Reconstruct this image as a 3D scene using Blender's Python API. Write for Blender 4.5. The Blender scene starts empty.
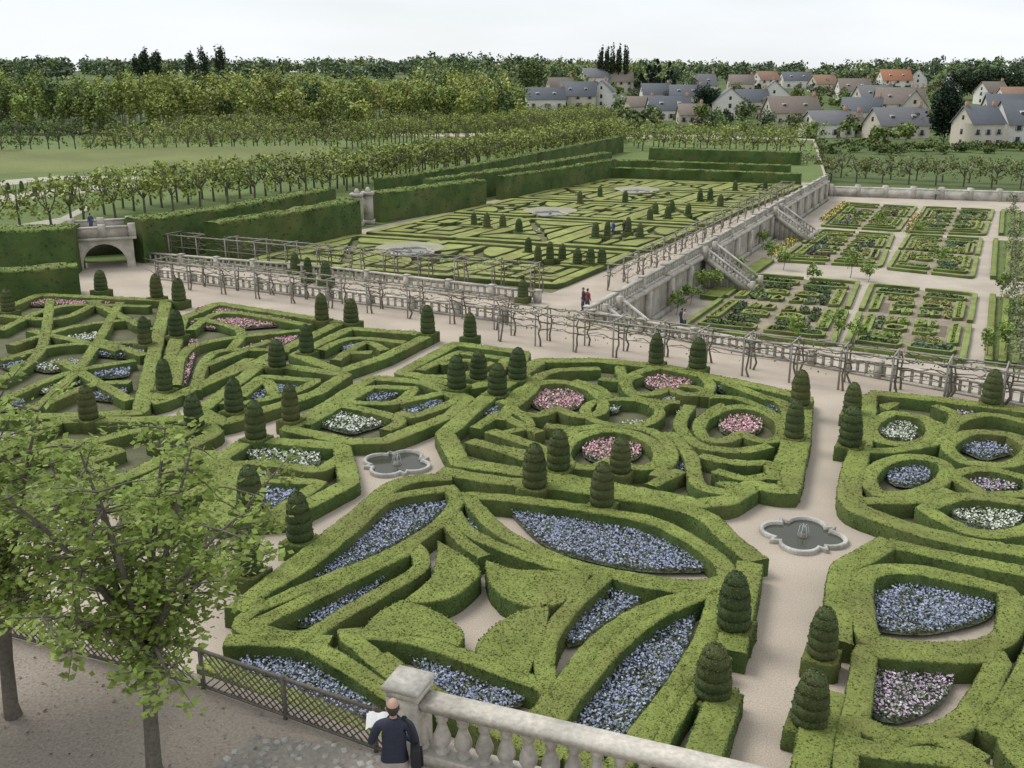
import bpy, math, random
import numpy as np
from mathutils import Vector
from mathutils.geometry import tessellate_polygon
rng=np.random.default_rng(7); random.seed(7)
scene=bpy.context.scene
# ---- plan positions: image pixels estimated by eye, back-projected through the camera onto their level
FO=996.0; PI=math.atan(309/996.0); CH=16.0
cp,sp=math.cos(PI),math.sin(PI)
def ray(u,v): return np.array([u-512, FO*cp+(384-v)*sp, -FO*sp+(384-v)*cp])
def G(u,v,z=0.0):
    d=ray(u,v); t=(z-CH)/d[2]; return np.array([d[0]*t,d[1]*t])
def GP(pts,z=0.0): return np.array([G(u,v,z) for u,v in pts])
def ss(t): t=np.clip(t,0,1); return t*t*(3-2*t)
def ht(x,y):
    b=-3+2.7*ss((30-x)/80)*ss((y-250)/40)
    return b+ (19.5+0*x)*ss((y-320)/640)+ .6*np.sin(x*.013+1)*ss((y-350)/200)
def T(u,v):
    d=ray(u,v); d=d/np.linalg.norm(d)
    t=60.0
    while t<2400:
        p=d*t
        if CH+p[2]<=ht(p[0],p[1]): break
        t+=1.0
    return p[0],p[1],float(ht(p[0],p[1]))
# ---- mesh accumulator
class Acc:
    def __init__(s): s.V=[];s.F=[];s.S=[];s.C=[];s.M=[];s.n=0
    def add(s,V,F,C,m=0):
        V=np.asarray(V,float).reshape(-1,3); C=np.asarray(C,float)
        if C.ndim==1: C=np.tile(C,(len(V),1))
        F=np.asarray(F,int)
        s.V.append(V); s.C.append(C[:,:3]); s.F.append((F+s.n).ravel())
        s.S.append(np.full(len(F),F.shape[1])); s.M.append(np.full(len(F),m)); s.n+=len(V)
    def build(s,name,mats,smooth=False,parent=None,loc=None):
        V=np.concatenate(s.V);L=np.concatenate(s.F);S=np.concatenate(s.S);M=np.concatenate(s.M);C=np.concatenate(s.C)
        me=bpy.data.meshes.new(name)
        me.vertices.add(len(V)); me.vertices.foreach_set('co',V.ravel())
        me.loops.add(len(L)); me.loops.foreach_set('vertex_index',L.astype(np.int32))
        me.polygons.add(len(S)); st=np.concatenate([[0],np.cumsum(S)[:-1]])
        me.polygons.foreach_set('loop_start',st.astype(np.int32))
        me.polygons.foreach_set('material_index',M.astype(np.int32))
        if smooth: me.polygons.foreach_set('use_smooth',np.ones(len(S),bool))
        a=me.color_attributes.new('Col','FLOAT_COLOR','POINT')
        a.data.foreach_set('color',np.hstack([C,np.ones((len(C),1))]).ravel())
        for m in mats: me.materials.append(m)
        me.update(calc_edges=True); me.validate()
        o=bpy.data.objects.new(name,me); scene.collection.objects.link(o)
        if parent: o.parent=parent
        if loc is not None: o.location=loc
        return o
def mk(name,s1,a1,s2,a2,bump=0.0,bs=20,rough=.8,transl=0,bd=.05,tint=None):
    m=bpy.data.materials.new(name); m.use_nodes=True; nt=m.node_tree; N=nt.nodes; L=nt.links
    bs_=N['Principled BSDF']; out=N['Material Output']
    at=N.new('ShaderNodeAttribute'); at.attribute_name='Col'
    geo=N.new('ShaderNodeNewGeometry')
    cur=at.outputs['Color']
    for sc,am in ((s1,a1),(s2,a2)):
        if am<=0: continue
        n=N.new('ShaderNodeTexNoise'); n.inputs['Scale'].default_value=sc; n.inputs['Detail'].default_value=3
        L.new(geo.outputs['Position'],n.inputs['Vector'])
        mr=N.new('ShaderNodeMapRange'); mr.inputs['From Min'].default_value=.3; mr.inputs['From Max'].default_value=.7
        mr.inputs['To Min'].default_value=1-am; mr.inputs['To Max'].default_value=1+am
        L.new(n.outputs['Fac'],mr.inputs['Value'])
        vm=N.new('ShaderNodeVectorMath'); vm.operation='SCALE'
        L.new(cur,vm.inputs[0]); L.new(mr.outputs['Result'],vm.inputs['Scale']); cur=vm.outputs['Vector']
    if tint:
        n=N.new('ShaderNodeTexNoise'); n.inputs['Scale'].default_value=tint[0]; n.inputs['Detail'].default_value=3
        L.new(geo.outputs['Position'],n.inputs['Vector'])
        mr=N.new('ShaderNodeMapRange'); mr.inputs['From Min'].default_value=.45; mr.inputs['From Max'].default_value=.7
        mr.inputs['To Max'].default_value=tint[2]
        L.new(n.outputs['Fac'],mr.inputs['Value'])
        mx=N.new('ShaderNodeMix'); mx.data_type='RGBA'
        L.new(mr.outputs['Result'],mx.inputs[0]); L.new(cur,mx.inputs[6]); mx.inputs[7].default_value=(*tint[1],1)
        cur=mx.outputs[2]
    L.new(cur,bs_.inputs['Base Color']); bs_.inputs['Roughness'].default_value=rough
    bs_.inputs['Specular IOR Level'].default_value=.2
    if bump>0:
        n=N.new('ShaderNodeTexNoise'); n.inputs['Scale'].default_value=bs; n.inputs['Detail'].default_value=3
        L.new(geo.outputs['Position'],n.inputs['Vector'])
        b=N.new('ShaderNodeBump'); b.inputs['Strength'].default_value=bump; b.inputs['Distance'].default_value=bd
        L.new(n.outputs['Fac'],b.inputs['Height']); L.new(b.outputs['Normal'],bs_.inputs['Normal'])
    if transl>0:
        t=N.new('ShaderNodeBsdfTranslucent'); L.new(cur,t.inputs['Color'])
        ms=N.new('ShaderNodeMixShader'); ms.inputs[0].default_value=transl
        L.new(bs_.outputs[0],ms.inputs[1]); L.new(t.outputs[0],ms.inputs[2]); L.new(ms.outputs[0],out.inputs['Surface'])
    return m
M_hedge=mk('hedge_foliage',.9,.22,18,.28,.6,26,bd=.05,tint=(.3,(.15,.14,.05),.55))
M_leaf=mk('leaf_foliage',.9,.22,0,0,rough=.6,tint=(.3,(.15,.14,.05),.45))
M_tree=mk('tree_leaf_foliage',.6,.12,0,0,transl=.4,rough=.6)
M_far=mk('far_foliage',.05,.15,0,0,rough=.8)
M_gravel=mk('gravel',.3,.12,22,.22,.4,50,bd=.015,rough=.95,tint=(.12,(.30,.27,.22),.35))
M_grass=mk('grass',.08,.18,3,.15,.3,15,rough=.9)
M_stone=mk('stone',.7,.18,12,.18,.5,18,bd=.02,rough=.9,tint=(1.1,(.15,.145,.125),.5))
M_wood=mk('weathered_wood',2,.2,20,.2,.3,20,bd=.01,rough=.9)
M_paint=mk('plain_surface',1,.06,15,.06,rough=.7)
M_flower=mk('flower_petals',1.5,.1,0,0,rough=.6)
M_soil=mk('soil',.8,.2,15,.25,.4,20,bd=.03,rough=1)
M_water=bpy.data.materials.new('water'); M_water.use_nodes=True
b=M_water.node_tree.nodes['Principled BSDF']; b.inputs['Base Color'].default_value=(.06,.062,.045,1); b.inputs['Roughness'].default_value=.12; b.inputs['Specular IOR Level'].default_value=.2
n=M_water.node_tree.nodes.new('ShaderNodeTexNoise'); n.inputs['Scale'].default_value=6
bb=M_water.node_tree.nodes.new('ShaderNodeBump'); bb.inputs['Strength'].default_value=.25
M_water.node_tree.links.new(n.outputs['Fac'],bb.inputs['Height']); M_water.node_tree.links.new(bb.outputs['Normal'],b.inputs['Normal'])
STONE=(.43,.40,.34); GRAV=(.42,.36,.29)
TOPC=np.array([.185,.225,.055]); SIDEC=np.array([.075,.115,.032])  # fresh growth on top; darker sides are older foliage plus shading put into the colour
# ---- primitives
def leafq(acc,P,s,col,m=0,flat=0.0,var=.25):
    n=len(P)
    if n==0: return
    N=rng.normal(size=(n,3)); N[:,2]=np.abs(N[:,2])+flat; N/=np.linalg.norm(N,axis=1)[:,None]
    a=np.cross(N,rng.normal(size=(n,3))); a/=np.linalg.norm(a,axis=1)[:,None]; b=np.cross(N,a)
    sz=(s*(.6+.8*rng.random(n)))[:,None]
    a=a*sz; b=b*sz*.65
    V=np.stack([P+a,P+b,P-a,P-b],1).reshape(-1,3)
    col=np.asarray(col,float)
    if col.ndim==1: col=np.tile(col,(n,1))
    col=col*(1+var*rng.uniform(-1,1,(n,1)))
    acc.add(V,np.arange(4*n).reshape(-1,4),np.repeat(col,4,0),m)
def box(acc,c,size,yaw=0,col=STONE,m=0,taper=1.0):
    x,y,z=size[0]/2,size[1]/2,size[2]/2; t=taper
    V=np.array([[-x,-y,-z],[x,-y,-z],[x,y,-z],[-x,y,-z],[-x*t,-y*t,z],[x*t,-y*t,z],[x*t,y*t,z],[-x*t,y*t,z]])
    R=np.array([[math.cos(yaw),-math.sin(yaw),0],[math.sin(yaw),math.cos(yaw),0],[0,0,1]])
    acc.add(V@R.T+np.array(c),[[3,2,1,0],[4,5,6,7],[0,1,5,4],[1,2,6,5],[2,3,7,6],[3,0,4,7]],col,m)
def tube(acc,pts,rad,seg=6,col=(.1,.08,.06),m=0):
    pts=np.asarray(pts,float); n=len(pts); rad=np.broadcast_to(rad,n)
    t=np.gradient(pts,axis=0); t/=np.linalg.norm(t,axis=1)[:,None]+1e-9
    ref=np.tile([0.13,.21,1.0],(n,1)); ref[np.abs(t[:,2])>.8]=[1,.1,.2]
    a=np.cross(t,ref); a/=np.linalg.norm(a,axis=1)[:,None]+1e-9; b=np.cross(t,a)
    th=np.arange(seg)*2*math.pi/seg
    V=pts[:,None,:]+rad[:,None,None]*(np.cos(th)[None,:,None]*a[:,None,:]+np.sin(th)[None,:,None]*b[:,None,:])
    F=[[i*seg+j,i*seg+(j+1)%seg,(i+1)*seg+(j+1)%seg,(i+1)*seg+j] for i in range(n-1) for j in range(seg)]
    acc.add(V.reshape(-1,3),F,col,m)
def beam(acc,p0,p1,w,h,col,m=0):
    p0=np.array(p0,float);p1=np.array(p1,float); d=p1-p0; l=np.linalg.norm(d); d/=l
    s=np.cross(d,[0,0,1]); s=s/(np.linalg.norm(s)+1e-9) if np.linalg.norm(s)>1e-3 else np.array([1,0,0]); u=np.cross(s,d)
    V=[]
    for p in (p0,p1):
        for a,c in ((-1,-1),(1,-1),(1,1),(-1,1)): V.append(p+s*a*w/2+u*c*h/2)
    acc.add(V,[[0,1,2,3],[7,6,5,4],[0,4,5,1],[1,5,6,2],[2,6,7,3],[3,7,4,0]],col,m)
def spline(P,closed,step,smooth=True):
    P=np.asarray(P,float)
    if smooth and len(P)>3:
        out=[]; n=len(P)
        for i in range(n):
            out.append(P[i])
            if closed or 0<i<n-1:
                a=P[i]-P[i-1]; b=P[(i+1)%n]-P[i]; c=np.dot(a,b)/(np.linalg.norm(a)*np.linalg.norm(b)+1e-9)
                if c<.28: out.append(P[i]); 
        P=np.array(out)
    if smooth and len(P)>2:
        n=len(P); out=[]
        rngi=range(n) if closed else range(n-1)
        for i in rngi:
            if closed: a,b,c,d=P[(i-1)%n],P[i],P[(i+1)%n],P[(i+2)%n]
            else: a,b,c,d=P[max(i-1,0)],P[i],P[i+1],P[min(i+2,n-1)]
            if np.linalg.norm(c-b)<1e-6: continue
            for t in np.linspace(0,1,8,endpoint=False):
                out.append(.5*((2*b)+(-a+c)*t+(2*a-5*b+4*c-d)*t*t+(-a+3*b-3*c+d)*t**3))
        if not closed: out.append(P[-1])
        P=np.array(out)
    if closed: P=np.vstack([P,P[:1]])
    s=np.concatenate([[0],np.cumsum(np.linalg.norm(np.diff(P,axis=0),axis=1))])
    n=max(3,int(s[-1]/step)+1)
    q=np.linspace(0,s[-1],n)
    R=np.stack([np.interp(q,s,P[:,0]),np.interp(q,s,P[:,1])],1)
    return R[:-1] if closed else R
def hedge(acc,P,w=.6,h=.6,z0=0,closed=False,step=.3,jit=.012,smooth=True,tuft=0,ts=.05,top=TOPC,side=SIDEC,ta=None):
    R=spline(P,closed,step,smooth); n=len(R)
    if closed: t=np.roll(R,-1,0)-np.roll(R,1,0)
    else: t=np.gradient(R,axis=0)
    t/=np.linalg.norm(t,axis=1)[:,None]+1e-9
    nr=np.stack([-t[:,1],t[:,0]],1)
    ww=w*(1+.03*np.sin(np.arange(n)*.5+rng.random()*6))
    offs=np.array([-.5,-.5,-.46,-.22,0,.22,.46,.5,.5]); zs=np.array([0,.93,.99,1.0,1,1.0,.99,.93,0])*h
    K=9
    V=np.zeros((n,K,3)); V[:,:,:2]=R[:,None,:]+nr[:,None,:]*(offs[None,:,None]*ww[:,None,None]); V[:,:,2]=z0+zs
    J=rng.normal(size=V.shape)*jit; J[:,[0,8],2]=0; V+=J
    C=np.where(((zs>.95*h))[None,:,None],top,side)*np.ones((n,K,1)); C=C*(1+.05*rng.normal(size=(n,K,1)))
    m=n if closed else n-1
    i=np.arange(m); i2=(i+1)%n
    F=np.concatenate([np.stack([i*K+k,i2*K+k,i2*K+k+1,i*K+k+1],1) for k in range(K-1)])
    acc.add(V.reshape(-1,3),F,C.reshape(-1,3))
    if not closed:
        for e in (0,(n-1)):
            Ve=V[e]; acc.add(Ve,[[0,1,7,8],[1,2,6,7],[2,3,5,6]],side)
            acc.add(Ve,[[3,4,5]],top)
    if tuft>0:
        L=len(R)*np.linalg.norm(R[1]-R[0]); cnt=int(L*(w+2*h)*tuft)
        ii=rng.integers(0,m,cnt); kk=rng.choice([0,1,2,3,4,5,6,7],cnt,p=[.14,.1,.13,.13,.13,.13,.1,.14]); a=rng.random(cnt)[:,None]; bq=rng.random(cnt)[:,None]
        i2=(ii+1)%n
        P3=(V[ii,kk]*(1-a)+V[i2,kk]*a)*(1-bq)+(V[ii,kk+1]*(1-a)+V[i2,kk+1]*a)*bq
        cc=np.where(((kk>1)&(kk<6))[:,None],top*1.02,side*1.05)
        leafq(acc if ta is None else ta,P3,ts,cc,m=1,flat=.5,var=.24)
def polyfill(acc,P,z,col,m=0):
    P=np.asarray(P); tri=tessellate_polygon([[Vector((p[0],p[1],0)) for p in P]])
    V=np.column_stack([P,np.full(len(P),z)])
    acc.add(V,[list(t) for t in tri],col,m)
def inpoly(P,q):
    x,y=q[:,0],q[:,1]; r=np.zeros(len(q),bool); j=len(P)-1
    for i in range(len(P)):
        c=((P[i,1]>y)!=(P[j,1]>y))&(x<(P[j,0]-P[i,0])*(y-P[i,1])/(P[j,1]-P[i,1]+1e-12)+P[i,0]); r^=c; j=i
    return r
def scat(P,dens):
    lo,hi=P.min(0),P.max(0); n=int(np.prod(hi-lo)*dens)
    q=lo+rng.random((min(n,200000),2))*(hi-lo); return q[inpoly(P,q)]
def block(acc,P,h,z0=0,tuft=60,ts=.05,top=TOPC,side=SIDEC,smooth=True,step=.3):
    R=spline(P,True,step,smooth); R=R+rng.normal(size=R.shape)*.01
    c=R.mean(0); Ri=R+(c-R)/np.linalg.norm(c-R,axis=1)[:,None]*.05
    polyfill(acc,Ri,z0+h,top)
    n=len(R); z=lambda k:np.full((n,1),k)
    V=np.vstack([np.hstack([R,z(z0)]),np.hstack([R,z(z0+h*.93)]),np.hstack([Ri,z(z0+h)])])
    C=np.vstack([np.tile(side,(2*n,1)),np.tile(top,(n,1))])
    F=[[l*n+i,l*n+(i+1)%n,(l+1)*n+(i+1)%n,(l+1)*n+i] for l in (0,1) for i in range(n)]
    acc.add(V,F,C)
    if tuft:
        q=scat(R,tuft*1.3); leafq(acc,np.column_stack([q,z0+h+rng.random(len(q))*.015]),ts,top,m=1,flat=.5,var=.24)
        k=rng.integers(0,n,int(n*.3*h*tuft)); a=rng.random(len(k))[:,None]
        q=R[k]*(1-a)+R[(k+1)%n]*a; leafq(acc,np.column_stack([q,z0+rng.random(len(k))*h]),ts,side*1.1,m=1,var=.3)
FC={'blue':[(.34,.37,.53),(.42,.45,.60),(.27,.30,.43),(.17,.21,.17)],'pink':[(.72,.36,.44),(.85,.60,.64),(.60,.28,.36),(.2,.25,.1)],
    'white':[(.72,.74,.66),(.78,.78,.74),(.5,.56,.4),(.2,.26,.1)],'mauve':[(.55,.42,.54),(.65,.54,.62),(.42,.34,.45),(.18,.22,.12)]}
def bed(acc,P,kind,z0=0,dens=160,s=.06):
    P=spline(P,True,.4,True)
    polyfill(acc,P,z0+.14,(.12,.14,.10),0)
    q=scat(P,dens*.8); leafq(acc,np.column_stack([q,z0+.14+rng.random(len(q))*.16]),s*1.1,(.14,.18,.11),m=1,var=.35)
    q=scat(P,dens)
    k=.5+.5*np.sin(q[:,0]*2.1+q[:,1]*.8)*np.sin(q[:,1]*1.9-q[:,0]*.6); q=q[rng.random(len(q))<.5+.5*k]
    cols=np.array(FC[kind])[rng.choice(4,len(q),p=[.3,.25,.25,.20])]
    leafq(acc,np.column_stack([q,z0+.24+rng.random(len(q))*.15]),s,cols,m=2,flat=.9,var=.13)
MH=[M_hedge,M_leaf,M_flower]
def ell(cx,cy,rx,ry,n=14,ph=0): return [(cx+rx*math.cos(2*math.pi*i/n+ph),cy+ry*math.sin(2*math.pi*i/n+ph)) for i in range(n)]
# =============== WORLD / LIGHT ================
w=bpy.data.worlds.new('World'); scene.world=w; w.use_nodes=True; nt=w.node_tree
bg=nt.nodes['Background']; sky=nt.nodes.new('ShaderNodeTexSky'); sky.sky_type='NISHITA'; sky.sun_disc=False
sky.sun_elevation=math.radians(55); sky.sun_rotation=math.radians(-60)
tc=nt.nodes.new('ShaderNodeTexCoord'); mp=nt.nodes.new('ShaderNodeMapping'); mp.inputs['Scale'].default_value=(2,2,9)
no=nt.nodes.new('ShaderNodeTexNoise'); no.inputs['Scale'].default_value=1.6; no.inputs['Detail'].default_value=6
nt.links.new(tc.outputs['Generated'],mp.inputs['Vector']); nt.links.new(mp.outputs['Vector'],no.inputs['Vector'])
mr=nt.nodes.new('ShaderNodeMapRange'); mr.inputs['From Min'].default_value=.3; mr.inputs['From Max'].default_value=.65; mr.inputs['To Min'].default_value=.68; mr.inputs['To Max'].default_value=.98
nt.links.new(no.outputs['Fac'],mr.inputs['Value'])
mx=nt.nodes.new('ShaderNodeMix'); mx.data_type='RGBA'; nt.links.new(mr.outputs['Result'],mx.inputs[0])
nt.links.new(sky.outputs['Color'],mx.inputs[6]); mx.inputs[7].default_value=(8.7,9.0,9.4,1)
nt.links.new(mx.outputs[2],bg.inputs['Color']); bg.inputs['Strength'].default_value=.112
sl=bpy.data.lights.new('sun','SUN'); sl.energy=2.3; sl.angle=math.radians(28); sl.color=(1,.97,.93)
so=bpy.data.objects.new('sun',sl); scene.collection.objects.link(so)
az=math.radians(-60); el=math.radians(55)
dirv=Vector((math.sin(az)*math.cos(el),math.cos(az)*math.cos(el),math.sin(el)))
so.rotation_euler=dirv.to_track_quat('Z','Y').to_euler()
cam=bpy.data.cameras.new('camera'); co=bpy.data.objects.new('camera',cam); scene.collection.objects.link(co)
co.location=(0,0,CH); co.rotation_euler=(math.pi/2-PI,0,0); cam.sensor_width=36; cam.lens=36*FO/1024; cam.clip_end=6000; cam.clip_start=.1
scene.camera=co
scene.view_settings.view_transform='Standard'; scene.view_settings.look='None'; scene.view_settings.exposure=0
# =============== GROUND ================
xs=np.concatenate([np.linspace(-2500,-420,20),np.linspace(-400,600,80),np.linspace(640,2500,20)])
ys=np.concatenate([np.linspace(-60,240,10),np.linspace(250,1000,90),np.linspace(1050,3500,20)])
X,Y=np.meshgrid(xs,ys); Z=ht(X,Y); a=Acc()
nx,ny=len(xs),len(ys); i,j=np.meshgrid(np.arange(ny-1),np.arange(nx-1),indexing='ij'); i=i.ravel(); j=j.ravel()
a.add(np.stack([X,Y,Z],-1).reshape(-1,3),np.stack([i*nx+j,i*nx+j+1,(i+1)*nx+j+1,(i+1)*nx+j],1),(.09,.125,.04))
a.build('ground',[M_grass],smooth=True)
C0=G(592,322); C1=G(1024,404); dn=(C1-C0)/np.linalg.norm(C1-C0); C1e=C1+dn*60; C2=G(828,181)
up=np.array([C0,C1e,(110,0),(-300,0),(-300,330),G(815,137)+np.array([-30,10]),G(815,139),C2])
a=Acc(); polyfill(a,up,0,GRAV,0)
n=len(up); V=np.vstack([np.column_stack([up,np.zeros(n)]),np.column_stack([up,np.full(n,-3.3)])])
a.add(V,[[i,(i+1)%n,n+(i+1)%n,n+i] for i in range(n)],STONE,1)
a.build('upper_garden_terrain',[M_gravel,M_stone])
a=Acc(); F0,F1,F2,F3=G(235,266),G(552,293),G(806,187),G(600,180)
lw=np.vstack([[(-300,G(-200,262)[1])],GP([(-200,268),(140,262),(250,264),(360,230),(480,203),(600,178),(826,183),(813,140)]),[(-300,325)]])
polyfill(a,lw,.006,(.12,.165,.05)); a.build('lawn',[M_grass])
a=Acc(); polyfill(a,np.array([F0,F1,F2,F3]),.012,(.15,.15,.075)); a.build('parterre_soil',[M_soil])
pot=np.vstack([[C0+dn*.05],[C1e],[(C1e[0]+60,C1e[1]+70)],GP([(1150,203),(825,194)],-3),[C2+np.array([.5,0])]])
a=Acc(); polyfill(a,pot,-2.994,(.42,.37,.30)); a.build('kitchen_garden_path',[M_gravel])
a=Acc()
for pg in ([(-20,197),(90,186),(170,178),(176,182),(100,191),(-20,205)],[(-20,182),(60,176),(160,177),(160,180),(60,180),(-20,188)],
           [(-20,231),(60,218),(85,206),(92,208),(60,224),(-20,239)]):
    polyfill(a,GP(pg),.02,(.40,.38,.31))
a.build('gravel_path',[M_gravel])
a=Acc(); P0=[G(u,v) for u,v in ((-60,176),(88,172),(260,163),(330,160))]; P1=[G(u,v) for u,v in ((-60,160),(88,158),(260,155),(330,154))]
V=[(*p,.03) for p in P0]+[(*p,1.8) for p in P1]+[(p[0],p[1]+3,.03) for p in P1]; a.add(V,[[i,i+1,5+i,4+i] for i in range(3)]+[[4+i,5+i,9+i,8+i] for i in range(3)],(.15,.17,.06)); a.build('grass_bank',[M_grass])
# =============== NEAR PARTERRES ================
soil=(.12,.12,.07)
def beds(name,soilpoly,loops,blocks,flowers,w=.55,h=.6,tuft=70,ts=.05,dens=160,fs=.06):
    A=Acc()
    if soilpoly: 
        S=Acc(); polyfill(S,spline(GP(soilpoly),True,1,False),.008,soil); S.build('planting_soil',[M_soil])
    for l in loops:
        pts,cl=l[0],l[1]; ww=l[2] if len(l)>2 else w; sm=l[3] if len(l)>3 else True
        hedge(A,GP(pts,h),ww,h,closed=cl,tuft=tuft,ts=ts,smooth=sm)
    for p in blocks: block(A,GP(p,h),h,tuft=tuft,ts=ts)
    A.build(name,MH)
    if flowers:
        B=Acc()
        for p,k in flowers: bed(B,GP(p,.3),k,dens=dens,s=fs)
        B.build('flower_bed',MH)
# A : square nearest the belvedere
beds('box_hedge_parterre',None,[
 ([(452,476),(400,482),(352,518),(300,560),(258,592),(235,610)],False,.8),
 ([(440,470),(500,480),(560,486),(640,498),(700,513),(732,540),(758,560)],False,.85),
 ([(750,562),(740,610),(730,650)],False,.9),
 ([(727,690),(706,745),(692,790)],False,.9),
 ([(450,488),(456,502),(435,526),(390,553),(330,577),(262,606),(250,598),(310,562),(350,530),(390,498)],True,.6),
 ([(416,546),(420,567),(380,592),(345,612),(300,636),(250,626),(300,602),(370,568)],True,.6),
 ([(466,494),(530,500),(600,510),(660,523),(716,556),(728,578),(690,584),(620,574),(560,559),(500,530)],True,.65),
 ([(455,512),(468,530),(505,548),(560,566),(610,573)],False,.55),
 ([(445,520),(462,540),(484,556)],False,.5),
 ([(608,572),(650,584),(702,590),(640,612),(596,642),(566,682),(550,696),(545,650),(566,612)],True,.6),
 ([(720,588),(708,630),(690,665),(650,722),(610,772),(570,752),(540,738),(575,690),(615,645),(665,608)],True,.65),
 ([(345,632),(405,637),(465,655),(556,690),(530,720),(470,712),(410,685)],True,.6),
 ([(225,640),(262,640),(310,645),(352,668),(392,694),(430,712)],False,.6),
 ([(380,655),(430,690),(500,730),(560,760)],False,.55),
 ([(205,660),(270,688),(330,712),(400,748)],False,.6),
 ([(262,604),(240,622),(262,634),(330,640)],False,.5),
 ([(725,655),(708,668),(684,700),(655,750)],False,.5),
 ],[
 [(438,540),(478,566),(474,582),(445,600),(400,603),(428,580),(436,560)],
 [(485,560),(520,569),(592,570),(578,594),(545,607),(512,602),(490,584)],
 [(549,602),(547,628),(528,676),(505,668),(476,650),(486,632),(512,614)],
 [(402,599),(436,610),(463,630),(460,647),(425,637),(360,630),(378,612)],
 ],[
 ([(436,494),(446,504),(428,521),(385,548),(312,580),(345,545),(375,518),(400,501)],'blue'),
 ([(508,508),(565,515),(620,524),(685,541),(708,568),(650,568),(600,560),(545,542)],'blue'),
 ([(612,583),(656,590),(614,616),(580,640),(564,642),(578,610)],'blue'),
 ([(698,608),(684,650),(648,704),(608,752),(564,737),(600,688),(640,644)],'blue'),
 ([(405,650),(475,666),(532,694),(500,708),(450,696)],'blue'),
 ([(230,648),(300,658),(360,692),(390,720),(330,706),(260,680)],'blue'),
 ([(396,568),(356,604),(318,623),(286,620),(338,590)],'blue'),
 ([(468,520),(492,530),(508,544),(480,540)],'blue'),
 ],w=.6,h=.68,tuft=150,ts=.036,dens=420,fs=.044)
# E : bottom right
beds('box_hedge_parterre',None,[
 ([(890,540),(864,556),(844,568),(840,600),(836,640)],False,.9),
 ([(828,690),(815,740),(808,790)],False,.9),
 ([(888,542),(950,556),(1030,572),(1080,585)],False,.8),
 ([(866,575),(862,610),(870,640),(930,648),(1000,640),(1012,606),(1008,590),(960,578),(905,568)],True,.75),
 ([(866,650),(860,690),(855,720),(895,735),(955,725),(985,690),(1000,655),(930,655)],True,.7),
 ([(850,745),(900,752),(960,760),(1010,790)],False,.7),
 ([(1040,640),(1015,690),(985,725),(1040,745)],False,.6),
 ([(1040,700),(1010,740),(1040,780)],False,.6),
 ([(850,715),(846,760),(843,800)],False,.6),
 ([(1030,600),(1045,640)],False,.6),
 ([(880,745),(930,735),(985,760)],False,.6)],[],[
 ([(872,596),(930,580),(992,590),(990,614),(930,630),(876,627)],'blue'),
 ([(870,668),(915,664),(958,672),(940,700),(902,718),(872,714)],'mauve')],h=.68,tuft=150,ts=.036,dens=420,fs=.044)
# B : hearts
hl=[([(445,433),(490,394),(540,360),(600,360),(660,366),(740,382),(804,396),(800,440),(788,490),(752,484),(728,500),(700,503),(600,484),(540,474),(460,462)],True,.95,False)]
def heart(cx,cy,s,ry): 
    return [(cx+s*x,cy+ry*y) for x,y in ((0,.45),(.45,.85),(.9,.75),(1,.2),(.8,-.4),(.3,-.85),(-.25,-.9),(-.8,-.5),(-1,.15),(-.85,.7),(-.4,.85))]
for cx,cy,sx,sy in ((557,399,46,19),(668,381,42,15),(741,424,42,19),(612,449,48,21)):
    hl.append((heart(cx,cy,sx,sy),True,.65))
hl+=[([(500,420),(520,396),(548,372),(600,368)],False,.7),([(490,430),(520,440),(545,450),(560,470)],False,.7),([(470,440),(520,455),(560,476)],False,.7),
 ([(620,366),(625,385),(640,398),(680,402)],False,.6),([(600,400),(640,400),(660,412),(640,425),(600,422),(585,410)],True,.55),
 ([(690,405),(680,425),(700,445),(740,450),(770,445)],False,.65),([(670,432),(690,455),(700,485),(740,492)],False,.65),
 ([(725,382),(760,395),(785,405),(788,440),(778,470)],False,.65),([(545,425),(580,428),(610,425),(655,432),(672,455),(655,476)],False,.6),
 ([(700,455),(735,462),(770,462),(775,480)],False,.6),([(520,372),(535,385),(515,405),(500,400)],False,.6),([(640,375),(620,380),(600,378)],False,.6),
 ([(715,470),(745,478),(768,475)],False,.6),([(475,428),(500,412),(512,420),(540,432)],False,.6),([(680,470),(650,485)],False,.6),
 ([(700,395),(730,397),(750,402),(780,418),(780,436)],False,.5),([(505,432),(530,425),(520,412)],False,.5),([(575,380),(600,388),(610,398)],False,.5),([(680,385),(700,388),(715,398)],False,.5)]
beds('box_hedge_parterre',hl[0][0],hl,[[(655,398),(672,402),(662,410),(648,406)],[(580,434),(560,436),(568,426)],[(705,410),(722,402),(726,410),(708,420)],[(500,445),(530,450),(520,457),(500,452)],[(715,482),(740,482),(735,490)]],[
 (ell(557,399,27,10),'pink'),(ell(668,381,24,8),'pink'),(ell(741,424,22,10),'pink'),(ell(612,449,30,12),'pink'),
 ([(645,392),(670,396),(676,401),(650,399)],'white'),([(604,404),(616,396),(620,408),(606,412)],'white'),([(618,424),(640,420),(644,426),(620,430)],'white'),
 ([(676,414),(688,406),(692,414),(680,422)],'white'),([(530,378),(545,372),(540,382)],'white'),([(660,460),(685,462),(680,472)],'blue'),
 ([(752,396),(780,408),(775,412)],'blue'),([(715,380),(735,388),(720,390)],'blue'),([(480,415),(500,405),(498,412)],'blue'),([(500,403),(520,410),(525,422),(508,418)],'blue')],
 h=.6,tuft=70,ts=.048,dens=260,fs=.055)
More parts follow.
